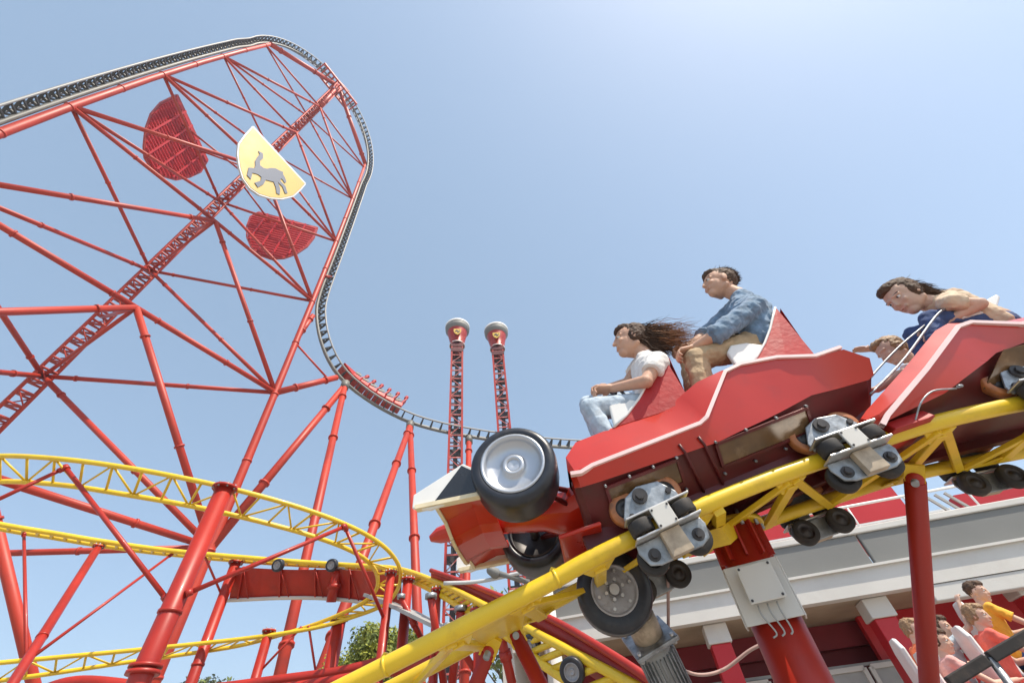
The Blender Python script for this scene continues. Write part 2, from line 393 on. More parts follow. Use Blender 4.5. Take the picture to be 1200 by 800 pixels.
vis = [i for i in order if infr(FRM[i][0])]; near100 = set(vis[:100]); rest = MB()
for i, F_ in enumerate(FRM):
    if i in near100:
        m1 = MB(); tie(m1, *F_); m1.build('crosstie', 'track_grey', gt)
    else: tie(rest, *F_)
tag(rest.build('far_crossties', 'track_grey', gt), kind='stuff')
# stay struts from the tower leg to the pull-out
for a, b in (((320, 452), (410, 395)), ((372, 375), (383, 352)),):
    pass
def nearest(px, py, L3):
    return min(L3, key=lambda F_: (lambda q: (600+f*(q@RR)/(q@FW)-px)**2+(400-f*(q@UU)/(q@FW)-py)**2 if q@FW > 0 else 1e9)(F_[0]-CAM))
def strut(a, b, r, par, m='tower_red', name='strut', seg=12, fl=(.3, .8)):
    mb = MB(); a = np.asarray(a, float); b = np.asarray(b, float); mb.tube([a, b], r, seg)
    for q in fl: flange(mb, a, b, q, r*1.35, .08)
    return mb.build(name, m, par)
def under(px, py):
    p, t, b, u = nearest(px, py, FRM); return p-u*1.3
strut(pR(32.5), under(401, 437), .34, tower); strut(pR(41), under(377, 378), .28, tower); strut(pR(47), under(380, 350), .2, tower); strut(pR(40), pR(32.5)+(under(401, 437)-pR(32.5))*.85, .12, tower, fl=())
strut(pR(54), pR(54)+e*1.3+ZUP*1.0, .2, tower, fl=()); strut(pR(17), under(412, 450), .36, tower)
# outrigger legs of the grey track
def outrig(top, feet, r, label, name='track_support'):
    t = thing(name, label, 'track support', A3(feet[0][0], feet[0][1], 0), 'red legs holding up the grey track')
    for q in feet: strut(top, q, r, t, name='leg', fl=(.06, .25, .5, .75))
    MB().tube([top-ZUP*.5, top+ZUP*.6], r*1.4, 12).build('head_plate', 'spine_grey', t)
def ext(top, px, py, dep, z=0):   # foot on the ground in line with a surveyed point
    q = D(px, py, dep); return top+(q-top)*((z-top[2])/(q[2]-top[2]))
t1 = under(410, 450); outrig(t1, [ext(t1, 328, 790, 24)], .34, 'single red tube leg under the grey track just left of the small train')
t2 = under(482, 490); outrig(t2, [ext(t2, 378, 784, 21), ext(t2, 490, 744, 27)], .34, 'pair of splayed red tube legs meeting under the grey track right of the small train')
t3 = under(548, 505); outrig(t3, [ext(t3, 545, 780, 31)], .34, 'single red tube leg beside the left lattice drop tower')

# ---- small train on the grey track
pc = nearest(446, 450, FRM); ic = [i for i, F_ in enumerate(FRM) if F_ is pc][0]
tr = thing('coaster_train', 'small red coaster train with rows of seats running down the curve of the grey track', 'train', pc[0])
for k in range(-3, 3):
    j = ic+k
    p, t, b, u = FRM[j]; t = unit(FRM[j+1][0]-FRM[j-1][0])
    m1 = MB(); m1.prism([p+u*.35+b*q-t*.5 for q in (-.8, .8)]+[p+u*.35+b*q+t*.65 for q in (.8, -.8)], u*.65); o = m1.build('car_body', 'car_red', tr, bevel=.1)
    for q in (-.82, .82): MB().bar(p+u*1.0+b*q-t*.45, p+u*1.25+b*q+t*.3, .1, .3, u).build('side_trim', 'parapet_grey', o)
    for s_ in (-.42, .42):
        m2 = MB(); m2.prism([p+u*.8+t*.25+b*(s_-.3), p+u*.8+t*.25+b*(s_+.3), p+u*2.2+t*.7+b*(s_+.24), p+u*2.2+t*.7+b*(s_-.24)], t*.2)
        m2.capsule(p+u*2.3+t*.7+b*s_, p+u*2.55+t*.75+b*s_, .24); m2.build('seat', 'seat_red', o, bevel=.04)
        m3 = MB(); m3.tube([p+u*1.0+t*.1+b*s_, p+u*1.7-t*.1+b*s_], .1, 8); m3.tube([p+u*1.65-t*.1+b*(s_-.25), p+u*1.65-t*.1+b*(s_+.25)], .09, 8); m3.build('lap_bar', 'dark_metal', o)
p, t, b, u = FRM[ic-4]
MB().prism([p+u*.3-b*.8+t*.9, p+u*1.1-b*.8+t*.9, p+u*.4-b*.6-t*1.0], b*1.6).build('nose', 'car_red', tr)

# ================================================================== TWIN DROP TOWERS
def droptower(x, y, H, w, label, sp):
    t = thing('drop_tower', label, 'ride tower', (x, y, 0), 'twin lattice drop towers')
    mb = MB(); o = A3(x, y, 0); fx = unit(A3(-y, x, 0)); fx = unit(np.cross(ZUP, unit(A3(x, y, 0)))); fy = unit(A3(x, y, 0))
    c = [(i, j) for i, j in ((-1, -1), (1, -1), (1, 1), (-1, 1))]
    P = lambda z, i, j: o+fx*i*w+fy*j*w+ZUP*z
    for i, j in c: mb.bar(P(0, i, j), P(H, i, j), .26, .26, fx)
    mb.build('corner_tubes', 'support_red', t)
    mb = MB(); st = 1.6; k0 = 0
    for z in np.arange(0, H-1, st):
        k0 ^= 1
        for k in range(4):
            a, b = c[k], c[(k+1) % 4]
            mb.bar(P(z, *a), P(z, *b), .14, .14); mb.bar(P(z, *(a if k0 else b)), P(z+st, *(b if k0 else a)), .09, .09)
    mb.build('lattice', 'lattice_red', t)
    mb = MB(); mb.bar(o+fy*.1, o+fy*.1+ZUP*H, .55, .3, fy)
    for z in np.arange(.5, H-1, 3.1): mb.bar(o-fx*.75+ZUP*z, o+fx*.75+ZUP*z, .5, .9, ZUP)
    mb.build('counterweight_guide', 'dark_metal', t)
    mb = MB(); mb.lathe(o+ZUP*H, ZUP, [(1.15, -3.3), (1.2, -3.2), (1.05, -3.), (1.3, -1.6), (1.6, -.1), (1.6, 0.)], 28); mb.build('cap_cone', 'support_red', t)
    mb = MB(); mb.lathe(o+ZUP*H, ZUP, [(1.6, -.15), (1.9, .25), (1.95, 1.1), (1.7, 1.15), (0, 1.2)], 32); mb.build('cap_rim', 'parapet_grey', t)
    mb = MB(); mb.lathe(o+ZUP*H, ZUP, [(1.96, .95), (2.0, 1.0), (2.0, 1.3), (1.8, 1.35), (0, 1.4)], 32); mb.lathe(o+ZUP*(H-3.15), ZUP, [(1.1, -.1), (1.22, -.1), (1.22, .05), (1.1, .06)], 28); mb.parts('white_trim', 'white_shell', t)
    mb = MB(); 
    for z in (H-4.2, H-5.3): mb.bar(o-fx*1.35+ZUP*z, o+fx*1.35+ZUP*z, .9 if z > H-5 else .5, 2.7, fy) if False else mb.prism([P(z, -1.2, -1.2), P(z, 1.2, -1.2), P(z, 1.2, 1.2), P(z, -1.2, 1.2)], ZUP*.75)
    mb.build('drive_housing', 'chassis_red', t)
    # shield on the cap
    fr = -unit(o); c0 = o+ZUP*(H-1.5)+fr*1.47
    sh = [(-.5, .62), (.5, .62), (.52, .1), (.35, -.4), (0, -.72), (-.35, -.4), (-.52, .1)]
    up = unit(ZUP+fr*.12*-1)
    X = unit(np.cross(up, fr))
    q = MB().prism([c0+X*a*1.15+up*b*1.15 for a, b in sh], fr*.1).build('shield', 'badge_yellow', t)
    emblem(c0+fr*.11, X, up, .85, fr*.03, q, 'dark_metal')
    return t
def atz(px, py, z): return Z(px, py, z)
a = Z(536, 392, 53.5); droptower(a[0], a[1], 54, .8, 'left one of the twin red lattice drop towers with round caps', 0)
a = Z(582, 396, 53.5); droptower(a[0], a[1], 54, .8, 'right one of the twin red lattice drop towers, partly hidden behind the big front wheel', 0)

# ================================================================== YELLOW LADDER TRACKS
def pair(u, l, dep, g):      # near rail point on pixel u, far rail on pixel l, gauge g
    A = D(*u, dep); v = dr(*l); w = CAM-A
    a = v@v; b = 2*v@w; c = w@w-g*g; disc = b*b-4*a*c
    t = (-b+math.sqrt(disc))/(2*a) if disc > 0 else -b/(2*a)
    return A, CAM+v*t
def laddertrack(pairs, name, label, r=.055, g=.75, ties=.55, m='pale_yellow', n=8, tr_=.03, zig=True):
    A = []; B = []
    for u, l, dep in pairs:
        a, b = pair(u, l, dep, g); A.append(a); B.append(b)
    A = cr(A, n); B = cr(B, n)
    Ls = [0]
    for i in range(1, len(A)): Ls.append(Ls[-1]+np.linalg.norm((A[i]+B[i]-A[i-1]-B[i-1])/2))
    q = np.linspace(0, Ls[-1], max(3, int(Ls[-1]/ties)))
    I = lambda P, t: A3(*[np.interp(t, Ls, np.array(P)[:, j]) for j in range(3)])
    t = thing(name, label, 'coaster track', (A[0]+B[0])/2)
    MB().tube(A, r, 10).build('rail', m, t); MB().tube(B, r, 10).build('rail', m, t)
    for k in range(len(q)-1):
        m1 = MB(); a, b = I(A, q[k]), I(B, q[k]); b2 = I(B, q[k+1]); a2 = I(A, q[k+1])
        m1.tube([a, b], tr_, 6)
        if zig: m1.tube([a, b2] if k % 2 else [b, a2], tr_*.8, 6)
        m1.build('crosstie', m, t)
    return t, A, B
loopt, LA, LB = laddertrack([
    ((-160, 556), (-160, 588), 10.0), ((-60, 541), (-60, 572), 10.0), ((0, 534), (0, 564), 10.0), ((75, 538), (72, 568), 10.0), ((150, 548), (140, 578), 10.1), ((225, 562), (210, 590), 10.3), ((290, 577), (268, 602), 10.6), ((350, 594), (325, 616), 11.),
    ((400, 612), (370, 629), 11.4), ((436, 630), (405, 642), 11.8), ((458, 648), (428, 655), 12.1), ((469, 668), (441, 671), 12.4), ((466, 690), (441, 690), 12.8), ((450, 708), (425, 706), 13.2), ((415, 722), (392, 722), 13.5), ((370, 735), (350, 737), 13.5), ((300, 746), (285, 755), 13.2), ((220, 755), (210, 767), 12.9), ((150, 762), (145, 776), 12.5), ((75, 769), (72, 787), 12.), ((0, 776), (0, 797), 11.6), ((-80, 784), (-80, 808), 11.2)],
    'ladder_track', 'yellow ladder braced track making the wide U-turn at left', r=.058, g=.72, ties=.62, m='yellow_paint')
t_, SA, SB = laddertrack([((-80, 596), (-80, 600), 13), ((0, 614), (0, 619), 13.2), ((60, 624), (60, 629), 13.6), ((120, 634), (120, 639), 14), ((200, 645), (200, 649), 14.3), ((300, 654), (300, 658), 14.6), ((380, 660), (380, 663), 14.6), ((430, 663), (430, 666), 14.2), ((470, 667), (462, 672), 13.4), ((515, 683), (500, 688), 11.6), ((560, 705), (545, 714), 9.6), ((620, 737), (598, 748), 7.8), ((665, 761), (632, 775), 6.8), ((720, 790), (678, 806), 6), ((780, 822), (725, 842), 5.4)],
    'ladder_track', 'yellow track seen edge on at left, then dropping towards the viewer at bottom centre', r=.075, g=.8, ties=.36, m='yellow_paint', zig=False, tr_=.055)
# drive tyres lying in the dropping track
def tyre(parent_or_none, c, ax, R, w, name='tyre', rimm='rim_grey', tm='rubber', label=None, holes=False, group=None, rimr=.6, dish=.3):
    c = np.asarray(c, float); ax = unit(ax)
    if parent_or_none is None:
        root = thing(name, label, 'wheel', c, group)
    else: root = parent_or_none
    h = w/2; mb = MB()
    mb.lathe(c, ax, [(R*rimr, -h*.92), (R*.8, -h*1.02), (R*.93, -h*.95), (R*.985, -h*.78), (R, -h*.5), (R, h*.5), (R*.985, h*.78), (R*.93, h*.95), (R*.8, h*1.02), (R*rimr, h*.92), (R*rimr, -h*.92)], 48)
    ty = mb.build('tyre', tm, root)
    mb = MB(); q = R*rimr
    mb.lathe(c, ax, [(q*1.02, -h*.8), (q*1.03, -h*1.0), (q*.95, -h*1.02), (q*.9, -h*.8), (q*.86, -h*(1-dish*1.6)), (q*.5, -h*(1-dish*2)), (q*.36, -h*(1-dish*1.8)), (q*.34, -h*.8), (q*.22, -h*.76), (q*.2, -h*.68), (0.001, -h*.66)], 40)
    MB().lathe(c, ax, [(q*1.02, h*.8), (q*.95, h*1.0), (q*.9, h*.5), (q*.3, h*.3), (0.001, h*.3)], 40).build('rim_back', 'dark_metal', root)
    rm = mb.build('rim', rimm, root)
    return root, ty, rm
for px, py, dp in ((622, 757, 7.6), (671, 786, 6.4)):
    tyre(None, D(px, py, dp), A3(.3, .9, .3), .19, .14, 'friction_drive', label='small black drive tyre in the dropping yellow track, %s' % ('upper one near the pinned red legs' if px < 640 else 'lower one near the image bottom'), group='drive tyres in the dropping track')
for px, py, side in ((326, 668, 'left'), (389, 668, 'right')):
    tyre(None, D(px, py-6, 14.3), A3(.1, 1, .35), .2, .16, 'friction_drive', label='dark drive tyre above the red guard panel, %s one of two' % side, group='drive tyres above the red panel')

# red guard panel under the far track
q = [(276, 664, 14.7), (340, 667, 14.8), (400, 667, 14.8), (470, 672, 13.4), (520, 690, 11.7), (580, 722, 9.2)]
ql = [(268, 703, 14.6), (340, 700, 14.7), (400, 702, 14.7), (470, 712, 13.5), (520, 735, 11.9), (580, 775, 9.5)]
a = cr([D(*p) for p in q[:4]], 6); b = cr([D(*p) for p in ql[:4]], 6)
gp = thing('sheet_fence', 'long red sheet guard panel with pale lower lip under the far yellow track', 'panel', D(270, 703, 14.6))
mb = MB(); n = len(a); off = A3(0, .05, 0)
mb.add(a+b+[p+off for p in a]+[p+off for p in b], [(i, i+1, n+i+1, n+i) for i in range(n-1)]+[(2*n+i, 3*n+i, 3*n+i+1, 2*n+i+1) for i in range(n-1)]+[(i, 2*n+i, 2*n+i+1, i+1) for i in range(n-1)]+[(n+i, n+i+1, 3*n+i+1, 3*n+i) for i in range(n-1)]); mb.build('sheet', 'support_red', gp)
MB().tube([p-A3(0, .06, .02) for p in b], .06, 8).build('lower_lip', 'plaster_white', gp)
for k in (1, 5, 9, 13, 17):
    m1 = MB(); m1.bar(a[k]-off*1.6, b[k]-off*1.6, .07, .05, A3(1, 0, 0)); m1.tube([a[k]-off*2, b[k+1]-off*2.2], .02, 6); m1.build('stiffener', 'support_red', gp)
# big red curved guard beside the dropping track
q = [(505, 668, 12), (545, 682, 10.6), (600, 704, 8.7), (650, 727, 7.4), (700, 756, 6.4), (750, 788, 5.7), (800, 825, 5.2)]
ql = [(505, 676, 12), (545, 700, 10.7), (600, 732, 8.8), (640, 752, 7.6), (690, 790, 6.6), (735, 822, 5.9), (790, 860, 5.4)]
a = cr([D(*p) for p in q], 6); b = cr([D(*p) for p in ql], 6); n = len(a); off = A3(.05, .1, 0)
mb = MB(); mb.add(a+b+[p+off for p in a]+[p+off for p in b], [(i, i+1, n+i+1, n+i) for i in range(n-1)]+[(2*n+i, 3*n+i, 3*n+i+1, 2*n+i+1) for i in range(n-1)]+[(i, 2*n+i, 2*n+i+1, i+1) for i in range(n-1)]+[(n+i, n+i+1, 3*n+i+1, 3*n+i) for i in range(n-1)], True)
gb = thing('sheet_fence', 'smooth red side guard following the dropping yellow track behind the near track', 'panel', b[-1])
mb.build('sheet', 'support_red', gb); MB().tube(a, .06, 8).build('top_roll', 'support_red', gb)

# supports of the yellow loop
def post(px, py, dep, r, label, foot=None, name='track_support', cap=True, group='red posts under the yellow loops', dz=0):
    p = D(px, py, dep)-ZUP*dz; ft = A3(p[0], p[1], 0) if foot is None else ext(p, *foot)
    t = thing(name, label, 'track support', ft, group)
    mb = MB(); mb.tube([ft, p], r, 24); 
    for q in (.35, .62): flange(mb, p, ft, q, r*1.12, .03)
    mb.build('post', 'support_red', t)
    if cap:
        m1 = MB(); m1.tube([p, p+ZUP*.05], r*1.45, 24); m1.build('cap_plate', 'support_red', t)
        m1 = MB()
        for a in range(8): m1.tube([p-ZUP*.03+A3(math.cos(a*.785), math.sin(a*.785), 0)*r*1.27, p+ZUP*.09+A3(math.cos(a*.785), math.sin(a*.785), 0)*r*1.27], .02, 6)
        m1.parts('bolt', 'zinc', t)
    return t, p, ft
tA, pA, fA = post(263, 573, 10.3, .19, 'thickest red post with flanged head standing under the yellow U-turn')
m1 = MB(); c = A3(pA[0], pA[1], 5.0)
c = D(172, 768, 13.5); c = A3(pA[0], pA[1], pA[2]*.52)
m1.tube([c-ZUP*.03, c+ZUP*.03], .27, 24); m1.tube([c+ZUP*.07, c+ZUP*.12], .27, 24); m1.build('collar', 'support_red', tA)
def rod(a, b, r, label, name='brace_rod', grp='thin red brace rods of the yellow loop'):
    t = thing(name, label, 'brace', (np.asarray(a)+np.asarray(b))/2, grp)
    mb = MB(); a = np.asarray(a, float); b = np.asarray(b, float); mb.tube([a, b], r, 10); mb.build('rod', 'support_red', t)
    d = unit(b-a)
    for q in (a, b): MB().tube([q-d*.06, q+d*.06], r*1.45, 10).build('clevis', 'support_red', t)
def vz(P, px, py): # point on vertical post P closest to pixel
    v = dr(px, py); k = (v[0]*P[0]+v[1]*P[1])/(v[0]**2+v[1]**2); return A3(P[0], P[1], (CAM+v*k)[2])
rod(D(77, 548, 10.1), vz(pA, 188, 697)-A3(.22, 0, 0), .05, 'red brace rod running from the loop at upper left down to the thickest red post')
rod(D(72, 550, 10.1), D(-30, 598, 9), .045, 'red brace rod leaving the frame at left below the upper yellow rails')
rod(D(403, 617, 11.3), vz(pA, 222, 697)+A3(.22, 0, 0), .05, 'long red brace rod from the thickest post up to the right of the loop')
tB, pB_, fB = post(458, 672, 12.2, .12, 'red post under the rightmost bend of the yellow loop')
rod(D(405, 619, 11.4), vz(pB_, 443, 728), .045, 'short red brace rod dropping from the loop to the post under its rightmost bend')
tC, pC, fC = post(115, 641, 13.9, .11, 'slim leaning red post under the far yellow rail, left of the thickest post', foot=(15, 800, 9.5))
rod(D(28, 626, 13.5), pC+(fC-pC)*.42, .04, 'thin red rod from the far rail to the slim leaning post, left of it')
rod(D(200, 650, 14.3), pC+(fC-pC)*.42, .04, 'thin red rod rising to the right from the slim leaning post')
tD, pD, fD = post(315, 740, 13.4, .14, 'red post under the lower run of the yellow loop, left of the steep red legs')
rod(D(352, 736, 13.5), vz(pD, 303, 790), .035, 'thin rod crossing behind the lower run of the yellow loop, left one', grp='thin rods below the loop'); rod(D(362, 735, 13.5), D(372, 800, 13), .035, 'thin rod hanging straight from the lower run of the loop', grp='thin rods below the loop')
tE, pE, fE = post(398, 726, 13.8, .2, 'wide red post under the inner end of the lower loop')
tF, pF_, fF = post(478, 680, 12.5, .14, 'red post under the crest where the yellow track starts to drop')
tG, pG_, fG = post(512, 692, 11.4, .11, 'slim red post under the dropping yellow track, second from its crest')
tH, pH_, fH = post(560, 716, 9.6, .12, 'slim red post under the dropping yellow track, third from its crest')
tI, pI_, fI = post(276, 660, 14.9, .16, 'slim red post at the left end of the red guard panel')
rod(vz(pI_, 262, 700), D(235, 640, 14.5), .035, 'thin rod left of the red guard panel rising to the far rail')
def lowbeam(P, r, label):
    t = thing('low_beam', label, 'beam', P[0]); MB().tube(cr(P, 6), r, 12).build('tube', 'support_red', t); return t
lowbeam([D(240, 808, 11), D(330, 796, 11), D(400, 786, 11), D(470, 768, 11), D(530, 752, 11)], .12, 'low red tube beam crossing behind the near yellow rail, upper one')
lowbeam([D(300, 812, 10.5), D(380, 800, 10.5), D(450, 787, 10.5), D(520, 770, 10.5)], .13, 'low red tube beam crossing behind the near yellow rail, lower one')
lowbeam([D(40, 812, 11), D(85, 799, 11), D(140, 802, 11), D(190, 812, 11)], .14, 'curved red tube just showing at the bottom left edge')
# clutter of red supports under the crest
for k, (x0, y0, x1, y1, dp, r) in enumerate([(505, 700, 520, 800, 10.2, .09), (540, 715, 530, 800, 10, .1), (470, 700, 500, 760, 11.5, .07), (585, 735, 600, 800, 8.6, .09), (525, 735, 560, 790, 9.4, .07), (395, 668, 388, 705, 14.9, .16)]):
    t = thing('support_strut', ['slanting red strut below the crest, leftmost', 'upright red strut below the crest between two posts', 'short red strut crossing under the crest', 'red strut right of the crest beside the dropping track', 'small slanting red strut near the centre bottom', 'stubby red strut in front of the red guard panel'][k], 'brace', D(x1, y1, dp), 'small red struts under the track crest')
    a = D(x0, y0, dp); b = D(x1, y1, dp*.97); strut(a, b, r, t, 'support_red', fl=(.5,)); 
    m1 = MB(); m1.tube([a-ZUP*.02, a+ZUP*.08], r*1.6, 12); m1.build('clamp', 'zinc', t)
plat = thing('service_platform', 'grey service platform with rails under the dropping yellow track', 'platform', D(480, 715, 11.4))
m1 = MB(); m1.bar(D(470, 712, 11.8), D(560, 755, 9.8), .9, .08); m1.bar(D(440, 700, 12.6), D(470, 712, 11.8), .9, .08); m1.build('deck', 'grille_grey', plat)
# ================================================================== NEAR YELLOW TRACK
npix = [(440, 786, 2.15), (560, 725, 2.2), (640, 684, 2.27), (700, 651, 2.32), (810, 599, 2.4), (900, 562, 2.47), (950, 544, 2.5), (1060, 506, 2.53), (1120, 489, 2.53), (1200, 472, 2.53)]
NP = [D(*q) for q in npix]; d0 = NP[0]-NP[1]; d1 = NP[-1]-NP[-2]
NP = [NP[0]+d0*(k) for k in (5, 3.5, 2, 1)]+NP+[NP[-1]+d1*k+A3(0, -.01, -.01)*k*k for k in (1.5, 3, 5)]
bank = [.12]*4+[.12, .12, .11, .1, .04, .0, 0, 0, 0, 0, 0, 0, 0]
NA = resample(cr(NP, 10), .04); BK = [float(np.interp(p[0], [q[0] for q in NP], bank)) for p in NA]
GA = .7; NB = []
for i, p in enumerate(NA):
    j0 = max(0, i-12); j1 = min(len(NA)-1, i+12); t = unit(NA[j1]-NA[j0]); L = unit(np.cross(ZUP, t)); NB.append(p+L*GA+ZUP*BK[i])
nt_ = thing('near_track', 'bright yellow twin tube track running under the red cars across the foreground', 'coaster track', (NA[0]+NB[0])/2)
def lump(P, r): return MB().tube(P, r, 20)
lump(NA, .045).build('rail', 'yellow_paint', nt_); lump(NB, .042).build('rail', 'yellow_paint', nt_)
def ix(px, P=NA): return min(range(len(P)), key=lambda i: abs((lambda q: 600+f*(q@RR)/(q@FW))(P[i]-CAM)-px) if (P[i]-CAM)@FW > .3 else 1e9)
def nframe(i):
    j0 = max(0, i-6); j1 = min(len(NA)-1, i+6); t = unit(NA[j1]-NA[j0]); L = unit(NB[i]-NA[i]); L = unit(L-t*(L@t)); return NA[i], t, L, np.cross(t, L)
def gusset(i, w=.1, dn=.05, parent=nt_):
    p, t, L, H = nframe(i); b = NB[i]
    m1 = MB()
    poly = [p+t*-w+L*.03-H*.03, p+t*w+L*.03-H*.03, p+t*w*.5+L*.13-H*dn, p-t*w*.5+L*.13-H*dn]; m1.prism(poly, -H*.014)
    poly = [b+t*-w-L*.03-H*.03, b+t*w-L*.03-H*.03, b+t*w*.5-L*.13-H*dn, b-t*w*.5-L*.13-H*dn]; m1.prism(poly, -H*.014)
    m1.bar(p+L*.06-H*(dn), b-L*.06-H*(dn), .07, .035, H)
    return m1
for k, px in enumerate((330, 530, 610, 700, 815, 925, 1100, 1235, 1400)):
    gusset(ix(px)).build('crosstie', 'yellow_paint', nt_, bevel=.006)
def diag(i, j, flip):
    p = NA[i] if not flip else NB[i]; q = NB[j] if not flip else NA[j]; _, t, L, H = nframe(i)
    m1 = MB(); d = unit(q-p); m1.bar(p+d*.03-H*.045, q-d*.03-H*.045, .05, .03, H); return m1
for a, b, fl in ((530, 420, 0), (610, 700, 0), (700, 815, 1), (815, 925, 1), (925, 1010, 0), (1100, 1000, 0), (1100, 1190, 0), (1190, 1290, 1)):
    diag(ix(a), ix(b), fl).build('diagonal', 'yellow_paint', nt_, bevel=.004)
for px in (452, 652):      # weld joints
    p, t, L, H = nframe(ix(px)); m1 = MB(); m1.tube([p-t*.008, p+t*.008], .048, 20); m1.build('weld_joint', 'yellow_paint', nt_)
    m1 = MB(); m1.prism([p+H*.04-t*.03, p+H*.04+t*.03, p+H*.062], L*.03); m1.build('lug', 'yellow_paint', nt_)

# supports of the near track
i = ix(842); p, t, L, H = nframe(i); mid = (NA[i]+NB[i])/2
top = D(858, 618, 2.83)
ns = thing('track_support', 'thick dark red round column with a pale junction box under the near yellow track', 'track support', (top[0], top[1], 0), 'red supports of the near track')
r_ = .14
m1 = MB(); m1.tube([A3(top[0], top[1], 0), top-ZUP*.02], r_, 40)
for k in range(10):
    q = k*.628; x = A3(math.cos(q), math.sin(q), 0); m1.bar(top+x*(r_+.005)-ZUP*.22, top+x*(r_+.005)-ZUP*.02, .012, .05, x)
m1.build('column', 'support_red', ns)
m1 = MB(); m1.tube([top-ZUP*.02, top+ZUP*.01], r_+.055, 40); m1.build('head_flange', 'yellow_paint', ns)
m1 = MB()
for k in range(10):
    q = k*.628+.3; x = A3(math.cos(q), math.sin(q), 0); m1.tube([top+x*(r_+.035)-ZUP*.05, top+x*(r_+.035)+ZUP*.04], .012, 6)
m1.parts('bolt', 'zinc', ns)
m1 = MB(); m1.bar(top+ZUP*.02, mid-H*.09, .1, .16, t); m1.bar(top-t*.1+ZUP*.01, NA[i]-t*.02-H*.05, .05, .06, t); m1.bar(top+t*.1+ZUP*.01, NB[i]-H*.05, .05, .06, t); m1.build('saddle', 'yellow_paint', ns)
cx = unit(CAM-top); cx = unit(A3(cx[0], cx[1], 0)); sx = np.cross(ZUP, cx)
bz = vz(top, 895, 700)[2]
c = A3(top[0], top[1], bz)+cx*(r_+.0)-sx*.0
# note: box plate bolted to the camera side of the column
m1 = MB(); q = c+cx*.012; m1.prism([q-sx*.15-ZUP*.15, q+sx*.15-ZUP*.15, q+sx*.15+ZUP*.15, q-sx*.15+ZUP*.15], cx*.012); m1.prism([q-sx*.15-ZUP*.15, q-sx*.15+ZUP*.15, q-sx*.15+ZUP*.15-cx*.1, q-sx*.15-ZUP*.15-cx*.1], -sx*.01); m1.prism([q+sx*.15-ZUP*.15, q+sx*.15+ZUP*.15, q+sx*.15+ZUP*.15-cx*.1, q+sx*.15-ZUP*.15-cx*.1], sx*.01)
bxp = m1.build('back_plate', 'plaster_white', ns, bevel=.004)
m1 = MB(); q = c+cx*.025; m1.prism([q-sx*.07-ZUP*.06, q+sx*.1-ZUP*.06, q+sx*.1+ZUP*.11, q-sx*.07+ZUP*.11], cx*.06); jb = m1.build('junction_box', 'grille_grey', ns, bevel=.008)
m1 = MB(); q = c+cx*.088; m1.prism([q-sx*.08-ZUP*.07, q+sx*.11-ZUP*.07, q+sx*.11+ZUP*.12, q-sx*.08+ZUP*.12], cx*.012); m1.build('lid', 'plaster_white', jb, bevel=.005)
m1 = MB()
for a in (-.065, .095):
    for b in (-.055, .105): m1.tube([q+sx*a+ZUP*b, q+sx*a+ZUP*b+cx*.018], .007, 8)
m1.parts('screw', 'dark_metal', jb)
m1 = MB()
for a in (-.05, .0, .05): m1.tube(cr([c+cx*.05+sx*a-ZUP*.07, c+cx*.05+sx*a-ZUP*.12, c+cx*.03+sx*(a*.8+.02)-ZUP*.2, c+cx*.03+sx*(a*.9)-ZUP*.22], 5), .0045, 6)
m1.parts('cable', 'grille_grey', ns)
def pinleg(px, py, dep, foot, r, label):
    p = D(px, py, dep); ft = ext(p, *foot)
    t = thing('track_support', label, 'track support', ft, 'red supports of the near track')
    d = unit(p-ft); m1 = MB(); m1.tube([ft, p-d*.02], r, 28); m1.capsule(p-d*.05, p-d*.0, r*.95); m1.build('post', 'support_red', t)
    ax = unit(np.cross(d, unit(np.cross(d, p-CAM)))); 
    ax = unit((CAM-p)-d*((CAM-p)@d))
    m1 = MB(); m1.tube([p-ax*(r+.02), p+ax*(r+.025)], .02, 16); m1.build('pin', 'zinc', t)
    m1 = MB(); m1.prism([p-unit(np.cross(ax, d))*.05-d*.06, p+unit(np.cross(ax, d))*.05-d*.06, p+unit(np.cross(ax, d))*.05+d*.1, p-unit(np.cross(ax, d))*.05+d*.1], ax*.02); m1.build('lug', 'yellow_paint', t)
pinleg(604, 743, 2.62, (634, 803, 2.5), .045, 'red pinned leg under the near track, right one of the pair at bottom centre')
pinleg(574, 759, 2.55, (557, 803, 2.62), .043, 'red pinned leg under the near track, left one of the pair at bottom centre')
pinleg(1072, 560, 2.72, (1089, 800, 2.95), .055, 'slim bright red round post at right in front of the station building')
for px_, py_, dep_ in ((604, 743, 2.62), (574, 759, 2.55)):
    pass
i = ix(560); p, t, L, H = nframe(i); q = D(590, 742, 2.6)
m1 = MB(); m1.prism([NA[ix(545)]+L*.04-H*.04, NA[ix(610)]+L*.04-H*.04, D(612, 735, 2.58), D(566, 757, 2.55)], L*.03); m1.build('bracket_plate', 'yellow_paint', nt_)

# drive tyre with gearbox and motor under the near track
i = ix(735); p, t, L, H = nframe(i)
dt_face = D(720, 690, 2.62)
dt_c = dt_face+L*.09
root, ty, rm = tyre(None, dt_c, L, .232, .17, 'friction_drive', label='large black drive tyre on a bolted grey rim below the near yellow track', rimr=.6, dish=.1)
m1 = MB(); xx = unit(np.cross(L, ZUP)); yy = np.cross(xx, L)
for k in range(6):
    q = k*math.pi/3+.3; m1.tube([dt_face+(xx*math.cos(q)+yy*math.sin(q))*.055-L*(-.02), dt_face+(xx*math.cos(q)+yy*math.sin(q))*.055-L*.012], .011, 6)
    m1.tube([dt_face+(xx*math.cos(q)+yy*math.sin(q))*.105+L*.02, dt_face+(xx*math.cos(q)+yy*math.sin(q))*.105-L*.004], .01, 6)
m1.tube([dt_face+L*.04, dt_face-L*.012], .03, 20); m1.parts('wheel_bolt', 'bright_steel', rm)
ga = dt_c+L*.16; gb_ = D(762, 750, 2.78); gc = D(800, 830, 2.72)
